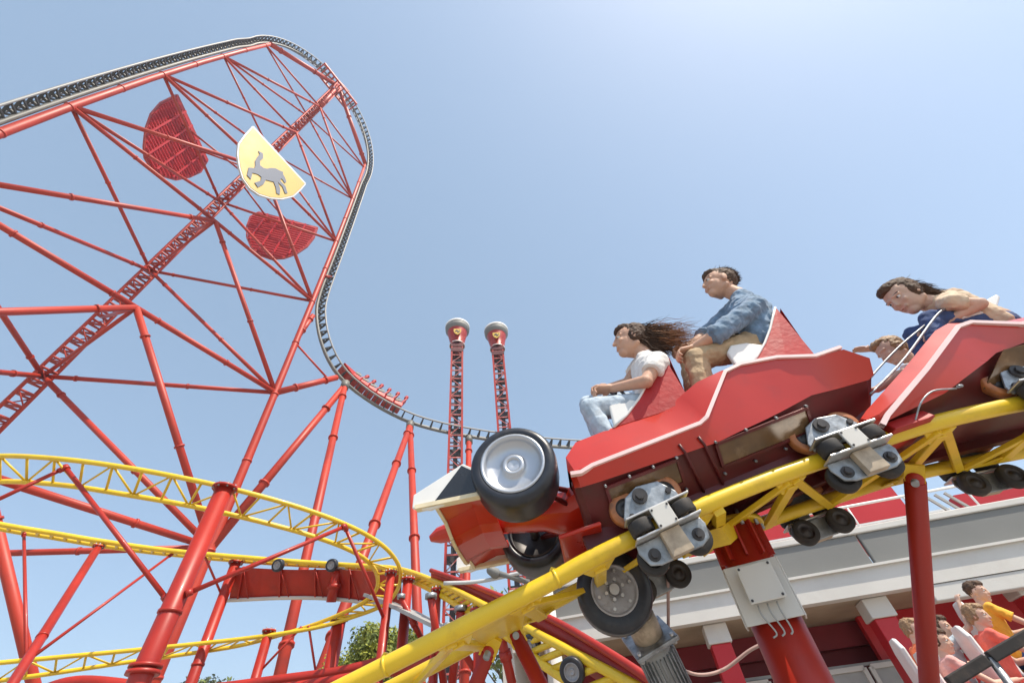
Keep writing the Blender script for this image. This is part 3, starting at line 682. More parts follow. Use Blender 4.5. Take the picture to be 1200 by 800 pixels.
mo = thing('drive_motor', 'grey finned gear motor below the large drive tyre', 'motor', gc)
m1 = MB(); m1.tube([ga-L*.05, ga+L*.12], .09, 24); m1.tube([ga+L*.05, D(752, 722, 2.8)], .085, 16); m1.build('gearbox', 'beige_plate', mo)
d = unit(gc-gb_); m1 = MB(); m1.tube([gb_-d*.16, gb_], .1, 24); m1.build('gear_head', 'beige_plate', mo)
m1 = MB(); x = unit(np.cross(d, L)); y = np.cross(d, x)
m1.prism([gb_+x*a*.15+y*b*.15 for a, b in ((-1, -1), (1, -1), (1, 1), (-1, 1))], -d*.03); m1.build('mount_plate', 'zinc', mo, bevel=.008)
m1 = MB(); m1.tube([gb_, gc], .105, 28); m1.build('motor_body', 'grille_grey', mo)
m1 = MB()
for k in range(26):
    q = k*2*math.pi/26; v = x*math.cos(q)+y*math.sin(q); m1.bar(gb_+v*.112+d*.06, gc+v*.112, .006, .03, v)
m1.build('cooling_fins', 'zinc', mo)
m1 = MB()
for a in (-1, 1):
    for b in (-1, 1): m1.tube([gb_+x*a*.12+y*b*.12-d*.045, gb_+x*a*.12+y*b*.12+d*.02], .013, 6)
m1.parts('bolt', 'bright_steel', mo)
m1 = MB(); m1.tube(cr([D(782, 640, 2.85), D(783, 700, 2.85), D(784, 770, 2.9), D(790, 779, 2.9), D(818, 790, 2.95), D(848, 784, 3.), D(878, 762, 3.02), D(898, 752, 3.02)], 6), .011, 8)
tag(m1.build('power_cable', 'cable_pink'), 'pinkish power cable sagging between the drive motor and the thick red column', 'cable')

# ================================================================== BOGIES and CARS
def Mx(o, X, Y, Zv): 
    m = Matrix.Identity(4)
    for k in range(3): m[k][0], m[k][1], m[k][2], m[k][3] = float(X[k]), float(Y[k]), float(Zv[k]), float(o[k])
    return m
def wheelset(mbW, mbC, c, ax, R, w):
    mbW.lathe(c, ax, [(R*.62, -w/2), (R*.93, -w/2), (R, -w*.36), (R, w*.36), (R*.93, w/2), (R*.62, w/2)], 32)
    mbC.lathe(c, ax, [(.001, -w*.42), (R*.25, -w*.42), (R*.27, -w*.3), (R*.6, -w*.3), (R*.64, -w/2), (R*.64, w/2), (R*.6, w*.3), (.001, w*.3)], 24)
def bogie(parent, i, near=True, px=0):
    p, t, L, H = nframe(i); 
    o = NA[i] if near else NB[i]; out = -L if near else L
    V = lambda s, l, h: o+t*s+out*l+H*h
    root = MB(); hs = .13
    # upper side plate
    pl = [(-.175, .035), (.175, .035), (.17, .115), (.11, .205), (-.02, .225), (-.11, .19), (-.175, .09)]
    root.prism([V(s, .05, h) for s, h in pl], out*.016)
    bo = root.build('wheel_bogie', 'zinc', parent, bevel=.006)
    m1 = MB(); m1.prism([V(s, .05, h) for s, h in ((-.19, .05), (.19, .05), (.19, .062), (-.19, .062))], out*.12)
    m1.prism([V(s, .05, h) for s, h in ((-.19, -.06), (.19, -.06), (.19, -.048), (-.19, -.048))], out*.12); m1.parts('flange_plate', 'bright_steel', bo, bevel=.004)
    m1 = MB(); m1.prism([V(s, .165, h) for s, h in ((-.055, -.06), (.055, -.06), (.055, .055), (-.055, .055))], out*.014); m1.build('end_plate', 'plaster_white', bo, bevel=.003)
    m1 = MB()
    low_ = [(-.19, -.062), (.19, -.062), (.2, -.1), (.175, -.17), (.12, -.19), (-.12, -.19), (-.175, -.17), (-.2, -.1)]
    m1.prism([V(s, .075, h) for s, h in low_], out*.014); m1.build('lower_plate', 'zinc', bo, bevel=.006)
    m1 = MB(); m1.prism([V(s, .092, h) for s, h in ((-.06, -.19), (.06, -.19), (.055, -.062), (-.055, -.062))], out*.045); m1.build('lower_block', 'beige_plate', bo, bevel=.004)
    for s_ in (-1, 1):
        W = MB(); Cc = MB(); wheelset(W, Cc, V(s_*.125, 0, .148), L, .095, .06); a = W.build('wheel', 'urethane', bo); Cc.build('hub', 'dark_metal', a)
        W = MB(); Cc = MB(); wheelset(W, Cc, V(s_*.125, .115, 0), H, .066, .07); a = W.build('wheel', 'dull_rubber', bo); Cc.build('hub', 'beige_plate', a)
        W = MB(); Cc = MB(); wheelset(W, Cc, V(s_*.13, .02, -.135), L, .082, .055); a = W.build('wheel', 'dull_rubber', bo); Cc.build('hub', 'dark_metal', a)
    m1 = MB(); m1.tube([V(-.03, .045, .165), V(-.03, .085, .165)], .043, 24); m1.tube([V(-.03, .08, .165), V(-.03, .1, .165)], .026, 6)
    for s, h in ((-.13, .08), (.13, .13)): m1.tube([V(s, .06, h), V(s, .085, h)], .018, 6)
    for s in (-.13, .13): m1.tube([V(s, .08, -.135), V(s, .115, -.135)], .02, 6); m1.tube([V(s, .08, -.135), V(s, .098, -.135)], .032, 16)
    m1.parts('bolt', 'dark_metal', bo)
    m1 = MB()
    for s, h in ((-.045, -.045), (.045, -.045), (.045, .04), (-.045, .04)): m1.tube([V(s, .176, h), V(s, .184, h)], .006, 8)
    m1.parts('screw', 'dark_metal', bo)
    # arm to the car
    m1 = MB(); m1.prism([V(s, 0, h) for s, h in ((-.1, .1), (.1, .1), (.08, .26), (-.08, .26))], -out*.16); m1.build('axle_arm', 'chassis_red', bo)
    return bo

class Car:
    def __init__(s, A, B, label, name='coaster_car', O=None):
        s.T = unit(B-A); s.L = unit(np.cross(ZUP, s.T)); s.H = np.cross(s.T, s.L); s.O = (A if O is None else O)+s.L*.35
        s.root = thing(name, label, 'ride car', s.O, 'red cars of the near train', Mx(s.O, s.T, s.L, s.H))
    def V(s, a, l, h): return s.O+s.T*a+s.L*l+s.H*h
    def loc(s, x, y, l):
        v = dr(x, y); t = ((s.O+s.L*l-CAM)@s.L)/(v@s.L); q = CAM+v*t-s.O; return (q@s.T, l, q@s.H)
    def P(s, x, y, l): return s.V(*s.loc(x, y, l))
    def loft(s, secs, closed=True):     # secs: list of (station, [(l,h)...])
        mb = MB(); n = len(secs[0][1]); vs = [s.V(*( (p[2] if len(p) > 2 else 0)+a, p[0], p[1])) for a, pr in secs for p in pr]
        fs = [(i*n+k, (i+1)*n+k, (i+1)*n+(k+1) % n, i*n+(k+1) % n) for i in range(len(secs)-1) for k in range(n)]
        fs += [tuple(range(n)), tuple((len(secs)-1)*n+k for k in range(n))[::-1]]
        return mb.add(vs, fs, True)
def sym(pr): return pr+[(-p[0],)+tuple(p[1:]) for p in pr[::-1]]
def body_section(hb, lb, he, le, hs, ls, ht, lt, fl):
    # underside, lower edge, stripe line, rim, inner wall, floor
    return sym([(-le+.06, he+.03), (-le, he), (-ls, hs), (-lt, ht), (-lt+.05, ht), (-lt+.06, fl), (-.1, fl)])
def belly_section(hb, lb, he, le, hs, ls, ht, lt, fl):
    return sym([(-.1, hb), (-lb, hb), (-le+.012, he+.012), (-le+.05, he+.05)])
def stripe(car, pts, w, off=.012):
    mb = MB()
    P = [car.V(*p) for p in pts]
    N = len(P)
    for sgn in (1,):
        vs = []
        for i in range(N):
            t = unit(P[min(i+1, N-1)]-P[max(i-1, 0)])
            n = unit(np.cross(t, car.L)); o = -car.L*off
            vs += [P[i]+n*w/2+o, P[i]-n*w/2+o, P[i]+n*w/2+car.L*.02, P[i]-n*w/2+car.L*.02]
        fs = []
        for i in range(N-1):
            a = 4*i; b = a+4; fs += [(a, a+1, b+1, b), (a+2, b+2, b+3, a+3), (a, b, b+2, a+2), (a+1, a+3, b+3, b+1)]
        mb.add(vs, fs)
    return mb
def seatback(car, fr, rear, lb, lt, parent, surv=True):
    # high pointed wing seat: triangular fin panels either side of a curved shell; fr: front edge from base to top
    mb = MB(); n = len(fr); ls = [lb+(lt-lb)*(k/(n-1))**1.2 for k in range(n)]
    if surv: F3 = [car.loc(x, y, -l) for (x, y), l in zip(fr, ls)]; R3 = car.loc(*rear, -lb); R3 = (R3[0], -lb, R3[2]-.03)
    else: F3 = [(a, -l, b) for (a, b), l in zip(fr, ls)]; R3 = (rear[0], -lb, rear[1])
    B3 = (F3[0][0]*.45+R3[0]*.55, -(lb+.015), (F3[0][2]+R3[2])/2-.02)
    for sg in (-1, 1):
        g = lambda q: car.V(q[0], q[1]*sg*-1*-1 if sg < 0 else -q[1], q[2])
        front = [car.V(q[0], sg*abs(q[1]), q[2]) for q in F3]; rb = car.V(R3[0], sg*abs(R3[1]), R3[2]); md = car.V(B3[0], sg*abs(B3[1]), B3[2])
        vs = front+[rb, md]; m = len(vs); ins = [v-car.L*sg*.03 for v in vs]
        tp = n-1
        fs = [(i, i+1, n+1) for i in range(n-1)]+[(tp, n, n+1)]
        fs2 = [(a_+m, c_+m, b_+m) for a_, b_, c_ in fs]; ring = list(range(n))+[n, n+1]
        fs3 = [(ring[i], ring[i]+m, ring[(i+1) % len(ring)]+m, ring[(i+1) % len(ring)]) for i in range(len(ring))]
        mb.add(vs+ins, fs+fs2+fs3)
    vs = []
    for q in F3:
        w = abs(q[1])-.03; vs += [car.V(q[0]+.03, -w, q[2]-.01), car.V(q[0]+.09, -w*.5, q[2]), car.V(q[0]+.11, 0, q[2]), car.V(q[0]+.09, w*.5, q[2]), car.V(q[0]+.03, w, q[2]-.01)]
    mb.add(vs, [(5*i+k, 5*i+k+1, 5*i+k+6, 5*i+k+5) for i in range(n-1) for k in range(4)], True)
    t_ = F3[-1]; w = abs(t_[1])-.02; wb = lb-.02
    mb.add([car.V(t_[0]+.04, -w, t_[2]-.01), car.V(t_[0]+.12, 0, t_[2]), car.V(t_[0]+.04, w, t_[2]-.01), car.V(R3[0], -wb, R3[2]), car.V(R3[0]+.03, 0, R3[2]), car.V(R3[0], wb, R3[2])], [(0, 3, 4, 1), (1, 4, 5, 2)])
    o = mb.build('seat', 'seat_red', parent)
    for sg in (-1, 1): MB().tube([car.V(q[0]-.004, sg*(abs(q[1])), q[2]) for q in F3], .009, 8).build('piping', 'white_shell', o)
    return o
def bench(car, pix, lw, parent, surv=True):
    o = None
    for sg in (-1, 1):      # white moulded side cheeks either side of the cushion
        pts = [car.loc(x, y, -lw) for x, y in pix] if surv else [(a, 0, b) for a, b in pix]
        mb = MB(); mb.prism([car.V(q[0], sg*lw, q[2]) for q in pts], -car.L*sg*.04); o = mb.build('seat_cheek', 'white_shell', parent, bevel=.012)
    return o

# ---------------- car 1
c1 = Car(D(700, 651, 2.32), D(985, 532, 2.5), 'leading red race-styled coaster car with big front wheels carrying a woman and a man', O=D(775, 615, 2.37))
secs = [
 (-.36, body_section(.16, .22, .36, .40, .42, .47, .46, .45, .36)),
 (-.33, body_section(.14, .24, .33, .44, .41, .50, .56, .42, .36)),
 (-.22, body_section(.12, .26, .31, .46, .405, .50, .66, .38, .36)),
 (.30, body_section(.12, .26, .28, .46, .40, .50, .665, .38, .36)),
 (.50, body_section(.12, .26, .27, .46, .40, .50, .67, .38, .36)),
 (.56, body_section(.12, .26, .27, .46, .42, .50, .68, .42, .36)),
 (.70, body_section(.12, .26, .28, .46, .52, .51, .71, .46, .36)),
 (.89, body_section(.12, .26, .29, .46, .66, .505, .72, .47, .36)),
 (1.01, body_section(.12, .26, .30, .46, .68, .50, .71, .46, .36)),
 (1.25, body_section(.13, .26, .33, .45, .63, .50, .655, .45, .36)),
 (1.46, body_section(.15, .24, .32, .42, .54, .50, .56, .45, .36)),
 (1.66, body_section(.20, .22, .30, .42, .52, .50, .54, .44, .36)),
 (1.74, body_section(.26, .2, .33, .40, .40, .49, .44, .40, .37))]
bsecs = [
 (-.36, belly_section(.16, .22, .36, .40, .42, .47, .46, .45, .36)),
 (-.33, belly_section(.14, .24, .33, .44, .41, .50, .56, .42, .36)),
 (-.22, belly_section(.12, .26, .31, .46, .405, .50, .66, .38, .36)),
 (.30, belly_section(.12, .26, .28, .46, .40, .50, .665, .38, .36)),
 (.50, belly_section(.12, .26, .27, .46, .40, .50, .67, .38, .36)),
 (.56, belly_section(.12, .26, .27, .46, .42, .50, .68, .42, .36)),
 (.70, belly_section(.12, .26, .28, .46, .52, .51, .71, .46, .36)),
 (.89, belly_section(.12, .26, .29, .46, .66, .505, .72, .47, .36)),
 (1.01, belly_section(.12, .26, .30, .46, .68, .50, .71, .46, .36)),
 (1.25, belly_section(.13, .26, .33, .45, .63, .50, .655, .45, .36)),
 (1.46, belly_section(.15, .24, .32, .42, .54, .50, .56, .45, .36)),
 (1.66, belly_section(.20, .22, .30, .42, .52, .50, .54, .44, .36)),
 (1.74, belly_section(.26, .2, .33, .40, .40, .49, .44, .40, .37))]
c1.loft(secs).build('body', 'car_red', c1.root, bevel=.012)
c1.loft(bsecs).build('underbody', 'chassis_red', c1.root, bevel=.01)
bd = [o for o in bpy.data.objects if o.name.startswith('body')][0]
stripe(c1, [(-.36, -.5, .40), (-.3, -.5, .385), (-.22, -.5, .40), (.50, -.5, .40), (.56, -.505, .42), (.88, -.51, .675), (1.01, -.505, .69), (1.25, -.505, .64), (1.46, -.505, .545), (1.655, -.502, .54)], .022).build('stripe', 'stripe_pink', bd)
def framepanel(car, s0, s1, par, lo=(.285, .13)):
    # shallow window-like panels on the sloping underside, with raised frame
    def q(s, k): # k 0..1 from lower edge to inner bottom, on the sloping face
        return car.V(s, -(.46+(.26-.46)*k)-.004*0, .285+(.12-.285)*k)
    nn = unit(np.cross(q(1, 0)-q(0, 0), q(0, 1)-q(0, 0)));
    if nn@(CAM-q(0, 0)) < 0: nn = -nn
    m1 = MB(); m1.prism([q(s0, .1)+nn*.004, q(s1, .1)+nn*.004, q(s1, .62)+nn*.004, q(s0, .62)+nn*.004], nn*.005); m1.build('smoked_window', 'smoked_panel', par)
    m1 = MB()
    for a, b in (((s0, .08), (s1, .08)), ((s0, .64), (s1, .64)), ((s0, .08), (s0, .64)), ((s1, .08), (s1, .64))): m1.bar(q(*a)+nn*.01, q(*b)+nn*.01, .018, .014, nn)
    m1.build('window_frame', 'chassis_red', par)
    m1 = MB()
    for a in np.linspace(s0, s1, 4): m1.tube([q(a, .02), q(a, .02)+nn*.02], .008, 6); m1.tube([q(a, .8), q(a, .8)+nn*.02], .008, 6)
    m1.parts('rivet', 'zinc', par)
framepanel(c1, -.2, .26, bd); framepanel(c1, .52, 1.15, bd)
# curved strap plates between windows
for s0 in (.31, .44):
    m1 = MB(); m1.tube([c1.V(s0, -.49, .33), c1.V(s0+.01, -.47, .28), c1.V(s0+.03, -.36, .18), c1.V(s0+.05, -.26, .11)], .009, 8); m1.build('strap', 'chassis_red', bd)
m1 = MB()
for l in (-.26, .2): m1.prism([c1.V(a, l, b) for a, b in ((-.42, .04), (1.45, .04), (1.62, .14), (1.6, .2), (-.42, .14))], c1.L*.06)
for a in (-.38, .0, .45, .9, 1.35): m1.bar(c1.V(a, -.2, .08), c1.V(a, .2, .08), .07, .06, c1.H)
m1.prism([c1.V(-.36, -.2, .11), c1.V(1.55, -.2, .11), c1.V(1.55, .2, .11), c1.V(-.36, .2, .11)], c1.H*.015)
m1.build('chassis', 'chassis_red', c1.root, bevel=.005)
# seats
seatback(c1, [(720, 500), (735, 486), (749, 467), (761, 446), (770, 429), (777, 416)], (806, 466), .385, .42, c1.root); bench(c1, [(713, 474), (717, 468), (738, 467), (756, 471), (748, 484), (730, 504), (720, 500)], .38, c1.root)
seatback(c1, [(876, 434), (888, 417), (897, 401), (903, 385), (906, 372), (909, 360)], (952, 414), .41, .42, c1.root); bench(c1, [(852, 412), (856, 404), (875, 401), (897, 404), (888, 418), (876, 436), (864, 430)], .405, c1.root)
# front steering wheels
for sg in (-1, 1):
    m0 = MB(); cw = c1.V(-.66, sg*.48, .545); m0.tube([c1.V(-.66, sg*.15, .50), c1.V(-.66, sg*.5, .55)], .035, 12)
    wz = m0.build('wheel', 'dark_metal', c1.root)
    ax = c1.L*(-sg)*-1
    tyre(wz, cw, c1.L*(-1 if sg > 0 else 1), .26, .27, rimm='rim_silver', rimr=.72, dish=.22)
    m0 = MB(); a = c1.V(-.66, sg*.635, .555); 
    m0.lathe(c1.V(-.66, sg*.52, .545), c1.L*sg, [(.085, 0), (.08, .03), (.05, .035), (.045, .055), (.03, .057), (.001, .05)], 28); m0.build('hub_cap', 'rim_silver', wz)
for sg in (-1, 1):
    m0 = MB()
    for s_, h_ in ((-.52, .42), (-.45, .5)): m0.tube([c1.V(s_+.14, sg*.16, h_-.06), c1.V(-.62, sg*.42, .5)], .017, 8)
    m0.build('suspension_arm', 'chassis_red', c1.root)
# nose cone from body forward
def oval(c, a, b, n=12): return [(c[0]+a*math.cos(2*math.pi*k/n), c[1]+b*math.sin(2*math.pi*k/n)) for k in range(n)]
ns_ = [(-1.34, .025, .02, .60), (-1.28, .06, .05, .60), (-1.1, .085, .07, .585), (-.85, .1, .09, .54), (-.6, .13, .11, .48), (-.42, .22, .14, .4), (-.33, .3, .14, .38)]
c1.loft([(a, oval((0, h), w, t_2)) for a, w, t_2, h in ns_]).build('nose_cone', 'car_red', c1.root)
m1 = MB(); m1.prism([c1.V(-.55, -.3, .16), c1.V(-.3, -.36, .12), c1.V(-.3, .36, .12), c1.V(-.55, .3, .16)], c1.H*.025); m1.build('under_tray', 'car_red', c1.root, bevel=.01)
# front wing
def wingprof(l): 
    return [(-1.16, .47), (-.98, .50), (-.86, .46), (-.86, .435), (-.98, .465), (-1.16, .445)]
m1 = MB()
WS = [(-.50, .075, 0), (-.3, .07, 0), (-.2, .0, 0), (-.12, -.02, .0), (.12, -.02, 0), (.2, 0, 0), (.3, .07, 0), (.5, .075, 0)]
vs = []; n = 6
for l, dh, ds in WS: vs += [c1.V(s+ds, l, h+dh) for s, h in wingprof(l)]
fs = [(i*n+k, i*n+(k+1) % n, (i+1)*n+(k+1) % n, (i+1)*n+k) for i in range(len(WS)-1) for k in range(n)]+[tuple(range(n)), tuple((len(WS)-1)*n+k for k in range(n))[::-1]]
m1.add(vs, fs); fw = m1.build('front_wing', 'car_red', c1.root, bevel=.004)
m1 = MB()
for (l, dh, _), (l2, dh2, _) in zip(WS, WS[1:]): m1.bar(c1.V(-1.165, l, .455+dh), c1.V(-1.165, l2, .455+dh2), .02, .05, c1.H)
m1.build('leading_edge', 'cream_edge', fw)
for sg in (-1, 1):
    m1 = MB(); l = sg*.5
    pl = [(-1.30, .55), (-1.28, .63), (-.95, .715), (-.84, .60), (-.84, .47), (-1.0, .50), (-1.2, .50)]
    m1.prism([c1.V(a, l, b) for a, b in pl], c1.L*sg*.025); ep = m1.build('end_plate', 'white_shell', fw, bevel=.005)
    m1 = MB(); m1.prism([c1.V(a, l+sg*.026, b) for a, b in ((-1.17, .53), (-.96, .70), (-.87, .6), (-.87, .49), (-1.0, .51))], c1.L*sg*.006); m1.build('black_panel', 'black_gloss', ep)
    m1 = MB(); m1.prism([c1.V(a, l-sg*.01, b) for a, b in ((-1.28, .53), (-.84, .45), (-.84, .475), (-1.28, .555))], c1.L*sg*.05); m1.build('lower_edge', 'cream_edge', ep)
# lap bars
def lapbar(car, s, h, l0, par):
    m1 = MB(); m1.tube(cr([car.V(s, l0-.13, h-.1), car.V(s-.02, l0-.12, h+.05), car.V(s-.03, l0, h+.08), car.V(s-.02, l0+.12, h+.05), car.V(s, l0+.13, h-.1)], 5), .012, 8)
    m1.tube([car.V(s-.03, l0, h+.08), car.V(s-.02, l0, h+.15)], .014, 8); m1.tube([car.V(s-.02, l0-.03, h+.15), car.V(s-.02, l0+.03, h+.16)], .022, 10)
    m1.build('lap_bar', 'dark_metal', par)
lapbar(c1, .28, .93, -.2, c1.root); lapbar(c1, 1.33, 1.1, -.2, c1.root)
for px in (772, 990):
    bogie(c1.root, ix(px), True); bogie(c1.root, ix(px), False)

# ---------------- car 2
c2 = Car(D(1060, 506, 2.53), D(1200, 472, 2.53), 'second red coaster car following at the right edge with a leaning woman aboard')
secs = [
 (-.24, body_section(.02, .2, .03, .44, .06, .49, .09, .46, .06)),
 (-.16, body_section(.02, .24, .03, .46, .07, .50, .14, .44, .08)),
 (.30, body_section(.04, .26, .12, .46, .26, .50, .38, .42, .3)),
 (.70, body_section(.08, .26, .26, .46, .50, .50, .60, .42, .36)),
 (.80, body_section(.08, .26, .30, .46, .535, .50, .62, .44, .36)),
 (1.07, body_section(.08, .26, .33, .46, .44, .50, .52, .45, .36)),
 (1.5, body_section(.08, .26, .30, .46, .42, .50, .50, .45, .36)),
 (2.3, body_section(.08, .26, .30, .46, .42, .50, .50, .45, .36))]
bsecs = [
 (-.24, belly_section(.02, .2, .03, .44, .06, .49, .09, .46, .06)),
 (-.16, belly_section(.02, .24, .03, .46, .07, .50, .14, .44, .08)),
 (.30, belly_section(.04, .26, .12, .46, .26, .50, .38, .42, .3)),
 (.70, belly_section(.08, .26, .26, .46, .50, .50, .60, .42, .36)),
 (.80, belly_section(.08, .26, .30, .46, .535, .50, .62, .44, .36)),
 (1.07, belly_section(.08, .26, .33, .46, .44, .50, .52, .45, .36)),
 (1.5, belly_section(.08, .26, .30, .46, .42, .50, .50, .45, .36)),
 (2.3, belly_section(.08, .26, .30, .46, .42, .50, .50, .45, .36))]
b2 = c2.loft(secs).build('body', 'car_red', c2.root, bevel=.012)
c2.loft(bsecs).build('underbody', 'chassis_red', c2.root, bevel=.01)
stripe(c2, [(-.2, -.5, .0), (-.13, -.5, .05), (.30, -.505, .275), (.74, -.505, .525), (.84, -.505, .535), (1.07, -.505, .43), (1.5, -.505, .41), (2.3, -.505, .41)], .027).build('stripe', 'stripe_pink', b2)
m1 = MB()
for l in (-.26, .2): m1.prism([c2.V(a, l, b) for a, b in ((.25, .02), (2.4, .04), (2.4, .14), (.25, .1))], c2.L*.06)
m1.build('chassis', 'chassis_red', c2.root)
def q2(s, k): return c2.V(s, -(.46+(.26-.46)*k), .27+(.08-.27)*k)
m1 = MB(); nn = unit(np.cross(q2(1, 0)-q2(0, 0), q2(0, 1)-q2(0, 0))); nn = nn if nn@(CAM-q2(1, 0)) > 0 else -nn
m1.prism([q2(.8, -.15)+nn*.02, q2(1.6, -.15)+nn*.02, q2(1.6, .6)+nn*.02, q2(.62, .6)+nn*.02], nn*.006); m1.build('smoked_window', 'smoked_panel', b2)
m1 = MB(); m1.tube(cr([c2.V(.02, -.44, .0), c2.V(.1, -.5, .08), c2.V(.22, -.5, .13), c2.V(.36, -.48, .12)], 6), .005, 8); m1.tube([c2.V(.36, -.5, .12), c2.V(.40, -.48, .13)], .01, 8); m1.build('hose', 'zinc', b2)
m1 = MB(); m1.prism([c2.V(-.12, -.46, -.02), c2.V(.14, -.46, .0), c2.V(.14, -.42, .07), c2.V(-.12, -.42, .05)], c2.L*.3); m1.build('step_plate', 'seat_red', c2.root, bevel=.008)
# pipe hoops of the front guard
m1 = MB(); m1.tube(cr([c2.P(1020, 462, -.38), c2.P(1060, 420, -.38), c2.P(1100, 367, -.38), c2.P(1118, 363, -.3), c2.P(1125, 372, -.2)], 8), .008, 8); m1.tube(cr([c2.P(1018, 462, -.3), c2.P(1016, 448, -.3), c2.P(1052, 408, -.3), c2.P(1085, 380, -.3)], 6), .007, 8); m1.parts('grab_bar', 'zinc', c2.root)
seatback(c2, [(1208, 372), (1213, 362), (1218, 350), (1222, 340), (1226, 330)], (1262, 366), .46, .42, c2.root); bench(c2, [(1128, 372), (1132, 357), (1150, 354), (1168, 344), (1173, 347), (1168, 364)], .35, c2.root)
for px in (1225,): bogie(c2.root, ix(px), True); bogie(c2.root, ix(px), False)
bogie(c2.root, ix(1185), False) if False else None
m1 = MB(); m1.tube([c1.V(1.6, 0, .22), c2.V(-.1, 0, .05)], .03, 10); m1.build('coupling', 'dark_metal', c2.root)

# ================================================================== PEOPLE
def hand(mb, w, d, palm, side, r=.0085, curl=.9, sc_=1.):
    # w wrist, d direction of the fingers, palm normal, side = direction of the thumb
    k_ = sc_; d = unit(d); palm = unit(palm-d*(palm@d)); side = unit(np.cross(d, palm))*(1 if np.cross(d, palm)@side > 0 else -1)
    for q in (-.027, -.009, .009, .026): mb.capsule(w+(d*.012+side*q*.6)*k_, w+(d*.075+side*q)*k_, .013*k_, .0115*k_, 10)
    for q, ln in ((-.028, .052), (-.0095, .066), (.0095, .072), (.028, .064)):
        p = w+(d*.08+side*q)*k_; dd = d; rr = r*k_; ac = 0
        for j in range(3):
            ac += curl*(.5, .95, .75)[j]; dd = unit(d*math.cos(ac)+palm*math.sin(ac)); p2 = p+dd*ln*(.45, .32, .25)[j]*k_; mb.capsule(p, p2, rr, rr*.93, 10); p = p2; rr *= .93
    th = w+(d*.025+side*.028)*k_; t2 = th+unit(d*.7+side*.55+palm*.35)*.035*k_; t3 = t2+unit(d*.7+palm*.7)*.03*k_
    mb.capsule(th, t2, .012*k_, .0105*k_, 10); mb.capsule(t2, t3, .0105*k_, .009*k_, 10)
def person(J, label, name='person', skin='skin', top='cotton_white', sleeve='short', legs='light_jeans', vox=.0065, group=None, hairf=None, hm='hair_dark', fem=False, detail=True, topr=1., disp=.012, shoes=True, hands_=True, sk=1.0, curl=.9, G=1.3):
    J = {k: np.asarray(v, float) for k, v in J.items()}
    t = thing(name, label, 'person', J['hip'], group)
    up = unit(J['neck']-J['hip']); side = unit(J['shR']-J['shL'])
    hf = unit(J['face']); hu = unit(J['hup']-hf*(J['hup']@hf)); hs = np.cross(hf, hu)
    s = sk; hc = J['head']; b = MB()
    # cranium, face, jaw, nose, ears, lips, brows
    b.ball(hc+hu*.03*s-hf*.012*s, .078*s, .098*s, .093*s, hs, hf, hu)
    b.ball(hc-hu*.02*s+hf*.022*s, .064*s, .072*s, .085*s, hs, hf, hu)
    b.ball(hc-hu*.082*s+hf*.058*s, .03*s, .034*s, .028*s, hs, hf, hu)
    for g in (-1, 1): b.capsule(hc-hu*.055*s-hf*.01*s+hs*g*.05*s, hc-hu*.082*s+hf*.05*s+hs*g*.012*s, .022*s, .02*s, 10)
    b.capsule(hc+hu*.022*s+hf*.09*s, hc-hu*.018*s+hf*.106*s, .008*s, .0115*s, 10)
    for g in (-1, 1):
        b.capsule(hc+hu*.03*s+hf*.087*s+hs*g*.014*s, hc+hu*.026*s+hf*.072*s+hs*g*.046*s, .009*s, .008*s, 10)
        b.ball(hc-hu*.018*s+hf*.07*s+hs*g*.034*s, .02*s, .018*s, .018*s, hs, hf, hu)
        b.ball(hc-hf*.004*s+hs*g*.077*s-hu*.002*s, .009*s, .02*s, .032*s, hs, unit(hf-hu*.2), hu)
    b.capsule(hc-hu*.05*s+hf*.089*s-hs*.018*s, hc-hu*.05*s+hf*.085*s+hs*.018*s, .009*s, .009*s, 10)
    b.capsule(hc-hu*.045*s-hf*.025*s, J['neck'], .048*s, .052*s)
    b.capsule(J['neck']-up*.04, J['neck']-up*.15, .045*G, .06*G)
    for g in ('L', 'R'):
        b.capsule(J['neck']-up*.07, J['sh'+g], .04*G, .045*G)
        b.capsule(J['sh'+g], J['el'+g], .042*G, .036*G); b.capsule(J['el'+g], J['ha'+g], .038*G, .025*G)
        if hands_:
            dd = unit(J['ha'+g]-J['el'+g]); pn = J.get('palm'+g, -ZUP); hand(b, J['ha'+g], J.get('fd'+g, dd), pn, J.get('th'+g, side*(1 if g == 'L' else -1)), curl=J.get('curl', curl), sc_=G)
        kn = J['kn'+g]; an = J['an'+g]; hp = J['hip']+side*.085*(1 if g == 'R' else -1)
        b.capsule(hp, kn, .05*G, .04*G); b.capsule(kn, an, .04*G, .03*G)
    b.capsule(J['hip'], J['neck']-up*.14, .07*G, .07*G)
    body = b.build('body', skin, t, remesh=vox, smooth=2)
    if detail:
        for g in (-1, 1):
            c = hc+hu*.012*s+hf*.0775*s+hs*g*.031*s
            o = MB().ball(c, .0125*s, .0125*s, .0075*s, hs, hf, hu, 12, 8).build('eye', 'eye_white', t); MB().ball(c+hf*.0085*s, .0065*s, .005*s, .006*s, hs, hf, hu, 10, 6).build('pupil', 'eye_dark', o)
            m1 = MB(); m1.capsule(c+hu*.022*s+hf*.007*s-hs*g*.016*s, c+hu*.022*s-hf*.004*s+hs*g*.02*s, .0042*s, .003*s, 8); m1.build('eyebrow', 'hair_dark', t)
        m1 = MB(); m1.capsule(hc-hu*.05*s+hf*.0895*s-hs*.019*s, hc-hu*.05*s+hf*.0895*s+hs*.019*s, .0055*s, .0055*s, 8); m1.build('lips', 'lips', t)
    c = MB(); w = (.098 if fem else .112)*G*topr; shm = (J['shL']+J['shR'])/2; hw2 = np.linalg.norm(J['shR']-J['shL'])/2
    for g in (-1, 1):
        c.capsule(J['hip']+side*g*hw2*.35+up*.02, shm+side*g*hw2*.5-up*.08, w*.92, w*.98)
